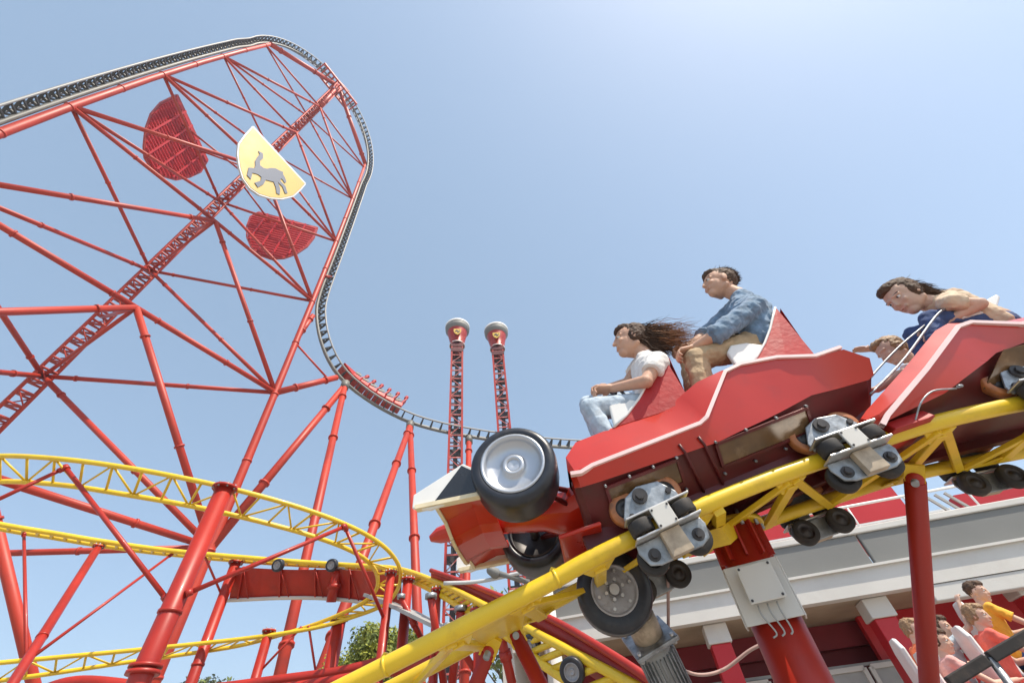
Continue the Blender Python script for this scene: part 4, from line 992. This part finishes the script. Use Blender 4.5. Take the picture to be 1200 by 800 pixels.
    c.capsule(J['hip'], shm-up*.07, w, w); c.capsule(J['neck']-up*.03, shm-up*.03, .066*G, .095*G)
    c.tube([J['neck']-up*.09, J['neck']+up*.012], .058*G, 18)
    for g in ('L', 'R'):
        sh = J['sh'+g]; el = J['el'+g]; ha = J['ha'+g]; fr_ = shm-up*.03
        c.capsule(fr_, sh, .08*G, .062*G*topr)
        if sleeve == 'short': c.capsule(sh, sh+(el-sh)*.3, .064*G*topr, .06*G*topr); c.tube([sh+(el-sh)*.25, sh+(el-sh)*.55], .06*G*topr, 18)
        elif sleeve == 'rolled': c.capsule(sh, el, .064*G, .055*G); c.capsule(el, el+(ha-el)*.1, .055*G, .052*G); c.tube([el+(ha-el)*.08, el+(ha-el)*.22], .06*G, 18)
        else: c.capsule(sh, el, .066*G, .056*G); c.capsule(el, el+(ha-el)*.92, .055*G, .04*G)
    c.build('shirt', top, t, remesh=.0085, smooth=2, disp=(disp*1.6, .07))
    c = MB(); q_ = 1. if not fem else .9
    for g in ('L', 'R'):
        kn = J['kn'+g]; an = J['an'+g]; hp = J['hip']+side*.08*G*(1 if g == 'R' else -1)
        c.capsule(hp, kn, .088*G*q_, .066*G*q_); c.capsule(kn, kn+(an-kn)*.94, .066*G*q_, .054*G*q_)
    c.capsule(J['hip']-side*.06*G, J['hip']+side*.06*G, .1*G*q_, .1*G*q_)
    c.build('trousers', legs, t, remesh=.0085, smooth=2, disp=(disp*1.25, .06))
    if shoes:
        for g in ('L', 'R'):
            an = J['an'+g]; fd = unit(J.get('foot', hf)); c = MB(); c.capsule(an-fd*.03-ZUP*.03, an+fd*.15-ZUP*.05, .042, .036); c.capsule(an, an-ZUP*.02, .04, .045); c.build('shoe', 'shoe_grey', t, remesh=.008, smooth=2)
    h = MB()
    h.ball(hc+hu*.042*s-hf*.03*s, .086*s, .095*s, .092*s, hs, hf, hu)
    if fem:
        for g in (-1, 1): h.ball(hc-hf*.012*s+hs*g*.052*s+hu*.01*s, .038*s, .045*s, .062*s, hs, hf, hu); h.ball(hc-hf*.06*s+hu*.0*s, .07*s, .052*s, .08*s, hs, hf, hu)
    h.ball(hc+hu*.092*s+hf*.022*s, .06*s, .068*s, .038*s, hs, hf, hu)
    hair = h.build('hair', hm, t, remesh=.008, smooth=1, disp=(.02, .022))
    if hairf: hairf(t, hair, hc, hf, hu, hs)
    return t
def strands(t, hair, roots, dirf, n, ln, r, m, curlv=.25, seed=1, name='hair_strands', grav=0.):
    R = np.random.RandomState(seed); mb = MB()
    for i in range(n):
        p = roots(R); d = unit(dirf(R)); L_ = ln*(.5+.6*R.rand()); k = 8; P = [p]; ph = R.rand()*6; w = unit(np.cross(d, R.randn(3)))
        for j in range(1, k+1):
            d2 = unit(d+w*curlv*math.sin(ph+j*1.1)+R.randn(3)*.05+ZUP*grav*j/k); P.append(P[-1]+d2*L_/k)
        rr = [r*(1-(j/k)**2*.85) for j in range(k+1)]; mb.tube(P, rr, 4, False)
    mb.build(name, m, hair)
LN = -.2
C = c1
def c1p(x, y, l): return C.P(x, y, l)
def idir(car, x, y, l, dx, dy, out=0.):   # direction lying in the car's side plane that reads (dx,dy) at that spot, turned outward by out
    v = unit(car.P(x+dx*6, y+dy*6, l)-car.P(x, y, l)); return unit(v-car.L*out)
# ---- woman in car 1
def wind1(t, hair, hc, hf, hu, hs):
    def roots(R): return hc-hf*(.02+.1*R.rand())+hu*(-.08+.2*R.rand())+hs*(R.rand()-.5)*.18
    R1 = idir(C, 760, 395, LN, 1, 0); U1 = idir(C, 760, 395, LN, 0, -1)
    strands(t, hair, roots, lambda R: R1*1.0+U1*(-.1+.4*R.rand())+R.randn(3)*.12, 900, .25, .0034, 'hair_dark', .35, 3)
    strands(t, hair, roots, lambda R: R1*1.0+U1*(-.8+.6*R.rand())+R.randn(3)*.12, 800, .23, .0034, 'hair_dark', .35, 4)
    strands(t, hair, lambda R: roots(R)+R1*.1+U1*.02, lambda R: R1*1.0+U1*(-.25+.55*R.rand())+R.randn(3)*.08, 420, .38, .0024, 'hair_tip', .5, 5)
person(dict(hip=c1p(764, 474, LN), neck=c1p(757, 419, LN), head=c1p(740, 401, LN), face=idir(C, 738, 401, LN, -1, .12, .12), hup=idir(C, 738, 401, LN, .18, -1, 0),
    shL=c1p(771, 424, LN-.2), shR=c1p(752, 425, LN+.2), elL=c1p(757, 447, LN-.24), elR=c1p(735, 449, LN+.16),
    haL=c1p(718, 455, LN-.12), haR=c1p(714, 454, LN+.06), fdL=idir(C, 715, 455, LN, -1, .1), fdR=idir(C, 715, 455, LN, -1, .1), palmL=-C.H-C.T*.3, palmR=-C.H-C.T*.3,
    knL=c1p(692, 478, LN-.12), knR=c1p(690, 474, LN+.12), anL=c1p(722, 530, LN-.12), anR=c1p(708, 525, LN+.12), foot=-C.T),
    'woman with long dark windblown hair in a white T-shirt and pale jeans riding in front', skin='skin', top='cotton_white', sleeve='short', legs='light_jeans', fem=True, hairf=wind1, hm='hair_dark', sk=1.42, curl=1.0, G=1.3)
# ---- man in car 1
def short_hair(t, hair, hc, hf, hu, hs):
    def roots(R):
        a = unit(R.randn(3)); a = unit(a+hu*.9-hf*.6); return hc+hu*.06-hf*.03+hs*(a@hs)*.105+hf*(a@hf)*.13+hu*(a@hu)*.125
    R1 = idir(C, 850, 330, LN, 1, 0); U1 = idir(C, 850, 330, LN, 0, -1)
    strands(t, hair, roots, lambda R: R1*1.0+U1*.35+R.randn(3)*.3, 1500, .06, .0032, 'hair_brown', .3, 9)
LM = -.2
person(dict(hip=c1p(888, 400, LM), neck=c1p(868, 347, LM), head=c1p(843, 334, LM), face=idir(C, 843, 335, LM, -1, .1, .15), hup=idir(C, 843, 335, LM, .12, -1, .0),
    shL=c1p(884, 360, LM-.22), shR=c1p(864, 358, LM+.22), elL=c1p(842, 390, LM-.24), elR=c1p(828, 392, LM+.15),
    haL=c1p(812, 408, LM-.15), haR=c1p(806, 406, LM+.06), fdL=idir(C, 800, 410, LM, -1, .35), fdR=idir(C, 800, 410, LM, -1, .3), palmL=-C.H-C.T*.4, palmR=-C.H-C.T*.4,
    knL=c1p(816, 421, LM-.12), knR=c1p(808, 416, LM+.12), anL=c1p(832, 485, LM-.12), anR=c1p(818, 480, LM+.12), foot=-C.T),
    'smiling man with short brown hair in a rolled sleeve denim shirt and khaki trousers', skin='skin', top='denim_shirt', sleeve='rolled', legs='khaki', hairf=short_hair, hm='hair_brown', disp=.02, sk=1.4, curl=1.0, G=1.36)
# ---- woman in car 2
C2 = c2
def wind2(t, hair, hc, hf, hu, hs):
    def roots(R): return hc-hf*(.03+.1*R.rand())+hu*(-.06+.16*R.rand())+hs*(R.rand()-.5)*.16
    R1 = idir(C2, 1080, 345, LN, 1, .15); U1 = idir(C2, 1080, 345, LN, 0, -1)
    strands(t, hair, roots, lambda R: R1*1.0+U1*(-.15+.3*R.rand())+R.randn(3)*.1, 900, .18, .0032, 'hair_brown', .3, 13)
    strands(t, hair, lambda R: roots(R)+hu*.05, lambda R: R1*.4+U1*1.0+R.randn(3)*.25, 22, .13, .002, 'hair_dark', .3, 14)
p2 = lambda x, y, l: c2.P(x, y, l)
person(dict(hip=p2(1172, 380, LN), neck=p2(1093, 356, LN), head=p2(1061, 349, LN), face=idir(C2, 1061, 349, LN, -.86, .5, .12), hup=idir(C2, 1061, 349, LN, -.45, -.88, .0),
    shL=p2(1112, 355, LN-.18), shR=p2(1105, 350, LN+.2), elL=p2(1148, 356, LN-.2), elR=p2(1100, 375, LN+.2),
    haL=p2(1096, 385, LN-.05), haR=p2(1084, 386, LN+.08), fdL=-C2.T*.9-C2.H*.3, fdR=-C2.T*.9-C2.H*.3, palmL=-C2.H-C2.T*.3, palmR=-C2.H-C2.T*.3,
    knL=p2(1090, 374, LN-.08), knR=p2(1072, 392, LN+.12), anL=p2(1110, 425, LN-.08), anR=p2(1092, 430, LN+.1), foot=-C2.T),
    'woman with tied brown hair in a beige top and navy jeans leaning forward at right', skin='skin_light', top='cotton_beige', sleeve='short', legs='navy_jeans', fem=True, hairf=wind2, hm='hair_brown', sk=1.38, topr=.92, G=1.2, disp=.02)
# ---- far passenger of car 2 reaching out
LF = .28
person(dict(hip=p2(1135, 440, LF), neck=p2(1070, 422, LF), head=p2(1046, 412, LF), face=idir(C2, 1046, 412, LF, -.9, .4, 0), hup=idir(C2, 1046, 412, LF, -.2, -1),
    shL=p2(1078, 432, LF-.15), shR=p2(1075, 420, LF+.2), elL=p2(1052, 440, LF-.15), elR=p2(1050, 412, LF+.2),
    haL=p2(1028, 456, LF-.1), haR=p2(1022, 409, LF+.2), fdL=-C2.T, fdR=idir(C2, 1015, 409, LF, -1, 0), curl=.22,
    knL=p2(1050, 458, LF-.08), knR=p2(1055, 458, LF+.12), anL=p2(1085, 500, LF-.08), anR=p2(1085, 500, LF+.1), foot=-C2.T),
    'passenger mostly hidden behind the second car, one arm stretched forward past its front', skin='skin_light', top='cotton_white', sleeve='short', legs='light_jeans', fem=True, hm='hair_blond', sk=1.15, detail=False, shoes=False, G=1.1)

# ================================================================== STATION BUILDING (right)
zt = 5.4
P1 = Z(890, 646, zt); P2 = Z(1200, 590, zt); w_, n_, gF = vplane(P1, P2)
if n_@(P1-CAM) < 0: n_ = -n_
def W(x, z, off=0): return P1*A3(1, 1, 0)+w_*x+n_*off+ZUP*z
def wx(px, py): return (gF(px, py)-P1)@w_
z_g = gF(1027, 663)[2]; z_w = gF(960, 707)[2]
x0 = wx(600, 735); x1 = 26.
bl = thing('station_building', 'white and red ride station building with a grey parapet behind the near train', 'building', W(x0, 0))
def wall(a, b, za, zb, off, th, m, name, bev=0):
    return MB().prism([W(a, za, off), W(b, za, off), W(b, zb, off), W(a, zb, off)], n_*th).build(name, m, bl, bevel=bev)
seams = [x0]+[wx(940+ (1005-940)+0, 624)]+[x1]
sm_ = sorted([x0, wx(740, 690), wx(1012, 640), wx(1012, 640)+4.4, wx(1012, 640)+9, x1])
for a, b in zip(sm_, sm_[1:]): wall(a+.02, b-.02, z_g, zt, 0, .12, 'parapet_grey', 'parapet_panel', .03)
MB().prism([W(x0, zt, -.05), W(x1, zt, -.05), W(x1, zt+.14, -.05), W(x0, zt+.14, -.05)], n_*.5).build('coping', 'plaster_white', bl, bevel=.02)
wall(x0, x1, z_w, z_g, -.12, .3, 'plaster_white', 'fascia')
MB().prism([W(x0, z_g-.03, -.2), W(x1, z_g-.03, -.2), W(x1, z_g+.02, -.2), W(x0, z_g+.02, -.2)], n_*.3).build('drip_edge', 'plaster_white', bl)
MB().prism([W(x0, z_w+.01, .18), W(x1, z_w+.01, .18), W(x1, z_w+.01, 3.4), W(x0, z_w+.01, 3.4)], ZUP*.1).build('soffit', 'soffit_brown', bl)
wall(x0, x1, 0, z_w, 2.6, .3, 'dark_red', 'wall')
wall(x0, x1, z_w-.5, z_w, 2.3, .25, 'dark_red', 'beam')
for px in (838, 1030, 1205):
    cxp = wx(px, 730-.15*(px-838)); 
    m1 = MB(); m1.prism([W(cxp-.22, 0, .25), W(cxp+.22, 0, .25), W(cxp+.22, z_w-.38, .25), W(cxp-.22, z_w-.38, .25)], n_*.4); cc = m1.build('column', 'wall_red', bl, bevel=.02)
    m1 = MB(); m1.prism([W(cxp-.26, z_w-.38, .2), W(cxp+.26, z_w-.38, .2), W(cxp+.26, z_w, .2), W(cxp-.26, z_w, .2)], n_*.5); m1.build('capital', 'plaster_white', cc, bevel=.02)
# red cladding bay at right and behind
wall(wx(1030, 720)+.3, x1, 0, z_w, 1.9, .2, 'wall_red', 'wall')
wall(wx(1085, 690), x1, gF(1150, 697)[2], z_w-.01, -.1, .28, 'plaster_white', 'lower_fascia', .02)
# windows with white frames
for k, a in enumerate(np.arange(wx(800, 790), wx(1075, 770), 1.05)):
    m1 = MB(); zz = z_w-1.0; q = [W(a, zz-1.6, 1.6), W(a+.9, zz-1.6, 1.6), W(a+.9, zz, 1.6), W(a, zz, 1.6)]
    for i in range(4): m1.bar(q[i], q[(i+1) % 4], .09, .09, n_)
    wnd = m1.build('window', 'plaster_white', bl); MB().prism([p+n_*.02 for p in q], n_*.02).build('pane', 'grille_grey', wnd)
m1 = MB(); m1.bar(W(x0, z_w-.85, 1.7), W(x1, z_w-1.2, 1.7), .12, .06); m1.build('rail_board', 'grille_grey', bl)
# set-back red upper storey, white band and roof rail
z2 = zt+1.0
wall(wx(820, 650), wx(1100, 600)+.4, zt, z2+.85, 1.6, .3, 'wall_red', 'upper_wall')
wall(wx(1175, 590)+.3, x1, zt, z2+.0, 1.6, .3, 'wall_red', 'upper_wall')
m1 = MB(); m1.bar(W(wx(860, 640), zt+.62, 1.4), W(wx(1175, 600), zt+.62, 1.4), .05, .05)
m1.tube([W(wx(860, 640), zt+.75, .3), W(wx(1190, 600), zt+.75, .3)], .035, 8)
for a in np.arange(wx(880, 640), wx(1190, 600), 1.35): m1.tube([W(a, zt+.1, .3), W(a, zt+.75, .3)], .025, 8)
m1.build('roof_rail', 'white_shell', bl)
m1 = MB()
for k in range(3):
    a = wx(1110+k*14, 590); m1.bar(W(a+.35, zt+.1, .5), W(a, zt+.72, .5), .06, .05, n_)
m1.parts('roof_brace', 'grille_grey', bl)
# gable end and lamp at left end
wall(x0-.3, x0, 0, zt, 0, 3.2, 'plaster_white', 'end_wall')
lm = thing('lamp_post', 'grey angled lamp post behind the front wing and far wheel', 'lamp post', A3(*D(640, 700, 9)[:2], 0))
q = D(640, 700, 9); m1 = MB(); m1.tube([A3(q[0], q[1], 0), A3(q[0], q[1], D(628, 640, 9)[2])], .16, 16); m1.build('pole', 'plaster_white', lm)
m1 = MB(); m1.tube(cr([D(520, 683, 8), D(560, 681, 8), D(600, 673, 8), D(650, 660, 8), D(700, 648, 8)], 6), .035, 8); m1.build('arm', 'rail_light', lm)
m1 = MB(); m1.capsule(D(575, 668, 8), D(580, 671, 8), .08, .1); m1.tube([D(580, 670, 8), D(620, 682, 8)], .05, 8); m1.build('lamp_head', 'parapet_grey', lm)
m1 = MB(); m1.prism([D(623, 640, 9.5), D(650, 640, 9.5), D(640, 700, 9.5), D(612, 700, 9.5)], A3(.2, .4, 0)); m1.build('mast_panel', 'parapet_grey', lm)

# ================================================================== SECOND TRAIN with riders, lower right
TT = unit(A3(.96, -.28, -.1)); TL = unit(np.cross(ZUP, TT)); TH = np.cross(TT, TL)
def sitter(hd, dep, label, top, hm, legs, arms='fwd', fem=False, sleeve='short', fwd=None, skin='skin_light'):
    Fd = unit(fwd if fwd is not None else TT); Sd = unit(np.cross(ZUP, Fd)); Hd = np.cross(Fd, Sd)  # Sd = rider's left
    h = D(*hd, dep); V = lambda a, b, c: h+Fd*a+Sd*b+Hd*c
    if arms == 'up': ha = (V(.05, .3, .25), V(.25, -.2, .2)); el = (V(.0, .3, -.05), V(.18, -.25, -.05))
    else: ha = (V(.42, .12, -.36), V(.42, -.12, -.36)); el = (V(.17, .24, -.4), V(.17, -.24, -.4))
    return person(dict(hip=V(-.08, 0, -.68), neck=V(-.03, 0, -.15), head=h, face=unit(Fd*.75-Hd*.12-Sd*.65 if (CAM-h)@Sd < 0 else Fd*.75-Hd*.12+Sd*.65), hup=Hd, shL=V(-.05, .17, -.2), shR=V(-.05, -.17, -.2), elL=el[0], elR=el[1], haL=ha[0], haR=ha[1],
        knL=V(.38, .1, -.62), knR=V(.38, -.1, -.62), anL=V(.42, .1, -1.0), anR=V(.42, -.1, -1.0), foot=Fd), label, top=top, hm=hm, legs=legs, fem=fem, sleeve=sleeve, vox=.009, skin=skin, group='riders of the second train', G=.92, sk=1.02)
rt = thing('coaster_train', 'white and red open train carrying four riders at the lower right corner', 'train', D(1150, 800, 5.2))
dps = 5.0
sitter((1146, 694), 5.3, 'rider in a yellow T-shirt at the right edge holding a bar', 'shirt_yellow', 'hair_brown', 'navy_jeans')
sitter((1146, 722), 4.9, 'fair haired rider in a coral T-shirt in front of the yellow shirted one', 'shirt_coral', 'hair_blond', 'navy_jeans', fem=True)
sitter((1103, 735), 5.2, 'long haired rider in a pale blue top beside the slim red post', 'shirt_pale', 'hair_brown', 'light_jeans', fem=True, arms='up')
sitter((1102, 752), 4.8, 'rider in a pink shirt lowest behind the black bar', 'shirt_pink', 'hair_brown', 'navy_jeans', fem=True)
sitter((1070, 738), 5.4, 'child in an orange top and pale cap left of the slim red post', 'shirt_orange', 'hair_blond', 'light_jeans', fem=True)
for hd, dp in (((1146, 694), 5.3), ((1146, 722), 4.9), ((1103, 735), 5.2), ((1102, 752), 4.8), ((1070, 738), 5.4)):
    h = D(*hd, dp); Sd = unit(np.cross(ZUP, TT)); Hd = np.cross(TT, Sd); V = lambda a, b, c: h+TT*a+Sd*b+Hd*c
    m1 = MB(); m1.prism([V(-.14, -.19, -.85), V(-.14, .19, -.85), V(-.22, .18, -.2), V(-.25, .09, -.08), V(-.25, -.09, -.08), V(-.22, -.18, -.2)], -TT*.06); st_ = m1.build('seat', 'white_shell', rt, bevel=.03)
    m1 = MB(); m1.prism([V(-.2, -.22, -.85), V(.5, -.22, -.78), V(.5, .22, -.78), V(-.2, .22, -.85)], -Hd*.1); m1.build('cushion', 'dark_metal', st_)
    m1 = MB(); m1.tube(cr([V(.15, .2, -.8), V(.35, .2, -.5), V(.4, 0, -.42), V(.35, -.2, -.5), V(.15, -.2, -.8)], 5), .022, 8); m1.build('lap_bar', 'zinc', rt)
c = D(1150, 800, 5.2)
m1 = MB(); 
h = D(1124, 735, 5.0); V = lambda a, b, c: h+TT*a+np.cross(ZUP, TT)*b+ZUP*c
m1.prism([V(-.9, -.75, -1.05), V(1.6, -.75, -1.0), V(1.8, -.7, -.62), V(.6, -.7, -.72), V(-.2, -.7, -.62), V(-.9, -.7, -.72)], np.cross(ZUP, TT)*1.5); m1.build('body', 'car_red', rt, bevel=.03)
m1 = MB(); a = D(1112, 800, 3.9); b = D(1215, 738, 3.9); mdl = D(1160, 770, 3.9)
m1.bar(a, a+(mdl-a)*.92, .09, .09); m1.bar(mdl, b, .09, .09); m1.tube([a+(mdl-a)*.85, mdl+(b-mdl)*.1], .03, 8)
br = thing('guard_rail', 'black padded rail crossing the lower right corner in front of the riders', 'rail', a)
m1.build('padded_bar', 'dull_rubber', br, bevel=.02)
m1 = MB(); m1.tube([mdl, A3(mdl[0], mdl[1], 0)], .035, 10); m1.build('post', 'zinc', br)
rtk = thing('riders_track', 'yellow rail track beneath the second train at lower right', 'coaster track', A3(c[0], c[1], 2.))
for s_ in (-.35, .35): MB().tube([V(-4, s_, -1.25), V(4, s_, -1.25)], .05, 10).build('rail', 'yellow_paint', rtk)
for k in range(3): 
    q = V(-2.5+k*2.5, 0, -1.3); MB().tube([q, A3(q[0], q[1], 0)], .12, 16).build('post', 'support_red', rtk)

# ================================================================== TREES
def tree(px, py, dep, R_, Hh, label, lm='leaf_green', n=4200, seed=1, leaf=.12, cone=False, lm2='leaf_dark'):
    c = D(px, py, dep); R = np.random.RandomState(seed); top = c[2]
    t = thing('leafy_tree', label, 'tree', (c[0], c[1], 0), 'trees beyond the coaster')
    m1 = MB(); m1.tube([A3(c[0], c[1], 0), A3(c[0]+.1, c[1], top*.4), A3(c[0], c[1], top*.9)], [.22, .16, .05], 10)
    for k in range(7):
        a = R.rand()*6.28; z = top*(.3+.4*R.rand()); m1.tube([A3(c[0], c[1], z), A3(c[0]+math.cos(a)*R_*.7, c[1]+math.sin(a)*R_*.7, z+top*.2)], [.08, .02], 6)
    m1.build('trunk', 'bark', t)
    for part in range(2):
        m1 = MB(); clumps = []
        for k in range(26):
            a = R.rand()*6.28; q = R.rand()**.5; zz = R.rand()
            rad = R_*(1-.75*zz) if cone else R_*math.sqrt(max(.1, 1-(zz*1.6-.8)**2))
            clumps.append((A3(c[0]+math.cos(a)*q*rad, c[1]+math.sin(a)*q*rad, top-Hh+Hh*zz), R_*(.22+.2*R.rand())))
        for k in range(n//2):
            cc, rr = clumps[R.randint(len(clumps))]; v = unit(R.randn(3))*rr*(.55+.55*R.rand()); p = cc+v
            a = unit(R.randn(3)+unit(v)*.8); x = unit(np.cross(a, R.randn(3))); y = np.cross(a, x); s = leaf*(.6+.8*R.rand())
            m1.add([p-x*s, p+y*s*.5, p+x*s, p-y*s*.5], [(0, 1, 2, 3)])
        m1.build('crown', lm if part == 0 else lm2, t)
tree(437, 742, 17, 1.6, 4.2, 'bright green conifer-like tree behind the red posts at bottom centre, left one', seed=2, n=16000, leaf=.085, cone=True)
tree(474, 750, 19, 1.7, 4.2, 'green tree behind the crest posts at bottom centre, right one', seed=5, n=14000, leaf=.085, cone=True)
tree(412, 775, 20, 1.6, 3.2, 'low green bush tree left of the two at bottom centre', seed=9, n=9000, leaf=.085)
tree(232, 801, 60, 3.2, 4.5, 'distant pale green bush low beside the thickest post', lm='leaf_grey', seed=3, n=3500, leaf=.25)
tree(258, 806, 62, 3., 4.5, 'second distant pale bush right of the first at bottom left', lm='leaf_grey', seed=4, n=3500, leaf=.25)
tree(590, 708, 30, 2.6, 3.5, 'thin palm-like tree top beneath the front wing', lm='leaf_grey', seed=6, n=1400, leaf=.2)

# ================================================================== WORLD, SUN, CAMERA
SUN_AZ = math.radians(128); SUN_EL = math.radians(58)
wd = bpy.data.worlds.new('World'); sc.world = wd; wd.use_nodes = True; nt = wd.node_tree
bg = nt.nodes['Background']; sky = nt.nodes.new('ShaderNodeTexSky'); sky.sky_type = 'NISHITA'; sky.sun_disc = False
sky.sun_elevation = SUN_EL; sky.sun_rotation = SUN_AZ; sky.air_density = 1.0; sky.dust_density = 1.6; sky.ozone_density = 1.0; sky.altitude = 0
mxs = nt.nodes.new('ShaderNodeMix'); mxs.data_type = 'RGBA'; mxs.inputs[0].default_value = .34; mxs.inputs[7].default_value = (2.9, 4.05, 5.0, 1)
nt.links.new(sky.outputs[0], mxs.inputs[6]); nt.links.new(mxs.outputs[2], bg.inputs[0]); bg.inputs[1].default_value = .15
sd = A3(math.sin(SUN_AZ)*math.cos(SUN_EL), math.cos(SUN_AZ)*math.cos(SUN_EL), math.sin(SUN_EL))
sl = bpy.data.lights.new('Sun', 'SUN'); sl.energy = 4.3; sl.angle = math.radians(.53); sl.color = (1, .91, .77)
so = link(bpy.data.objects.new('sun', sl)); so.rotation_euler = Vector(sd).to_track_quat('Z', 'Y').to_euler()
cd = bpy.data.cameras.new('Camera'); co = link(bpy.data.objects.new('camera', cd)); cd.sensor_width = 36; cd.lens = 36*f/1200; cd.clip_end = 8000; cd.clip_start = .05
co.matrix_world = Mx(CAM, RR, UU, -FW); sc.camera = co
sc.render.engine = 'CYCLES'; sc.render.resolution_x = 1024; sc.render.resolution_y = 682
vs_ = sc.view_settings; vs_.view_transform = 'Standard'; vs_.look = 'None'; vs_.gamma = 1; vs_.use_curve_mapping = False; vs_.exposure = .45
# ------------------------------------------------------------------ air
hz = MB(); a, b = A3(-400, -200, -1), A3(400, 600, 130)
hz.add([(x, y, z) for z in (a[2], b[2]) for x, y in ((a[0], a[1]), (b[0], a[1]), (b[0], b[1]), (a[0], b[1]))], [(0, 3, 2, 1), (4, 5, 6, 7), (0, 1, 5, 4), (1, 2, 6, 5), (2, 3, 7, 6), (3, 0, 4, 7)])
hm_ = bpy.data.materials.new('haze'); hm_.use_nodes = True; n_t = hm_.node_tree; n_t.nodes.remove(n_t.nodes['Principled BSDF'])
pv = n_t.nodes.new('ShaderNodeVolumePrincipled'); pv.inputs['Density'].default_value = .0005; pv.inputs['Color'].default_value = (.93, .95, 1, 1); pv.inputs['Anisotropy'].default_value = .3
n_t.links.new(pv.outputs[0], [n for n in n_t.nodes if n.type == 'OUTPUT_MATERIAL'][0].inputs['Volume']); M['haze'] = hm_
tag(hz.build('haze', 'haze'), kind='stuff')
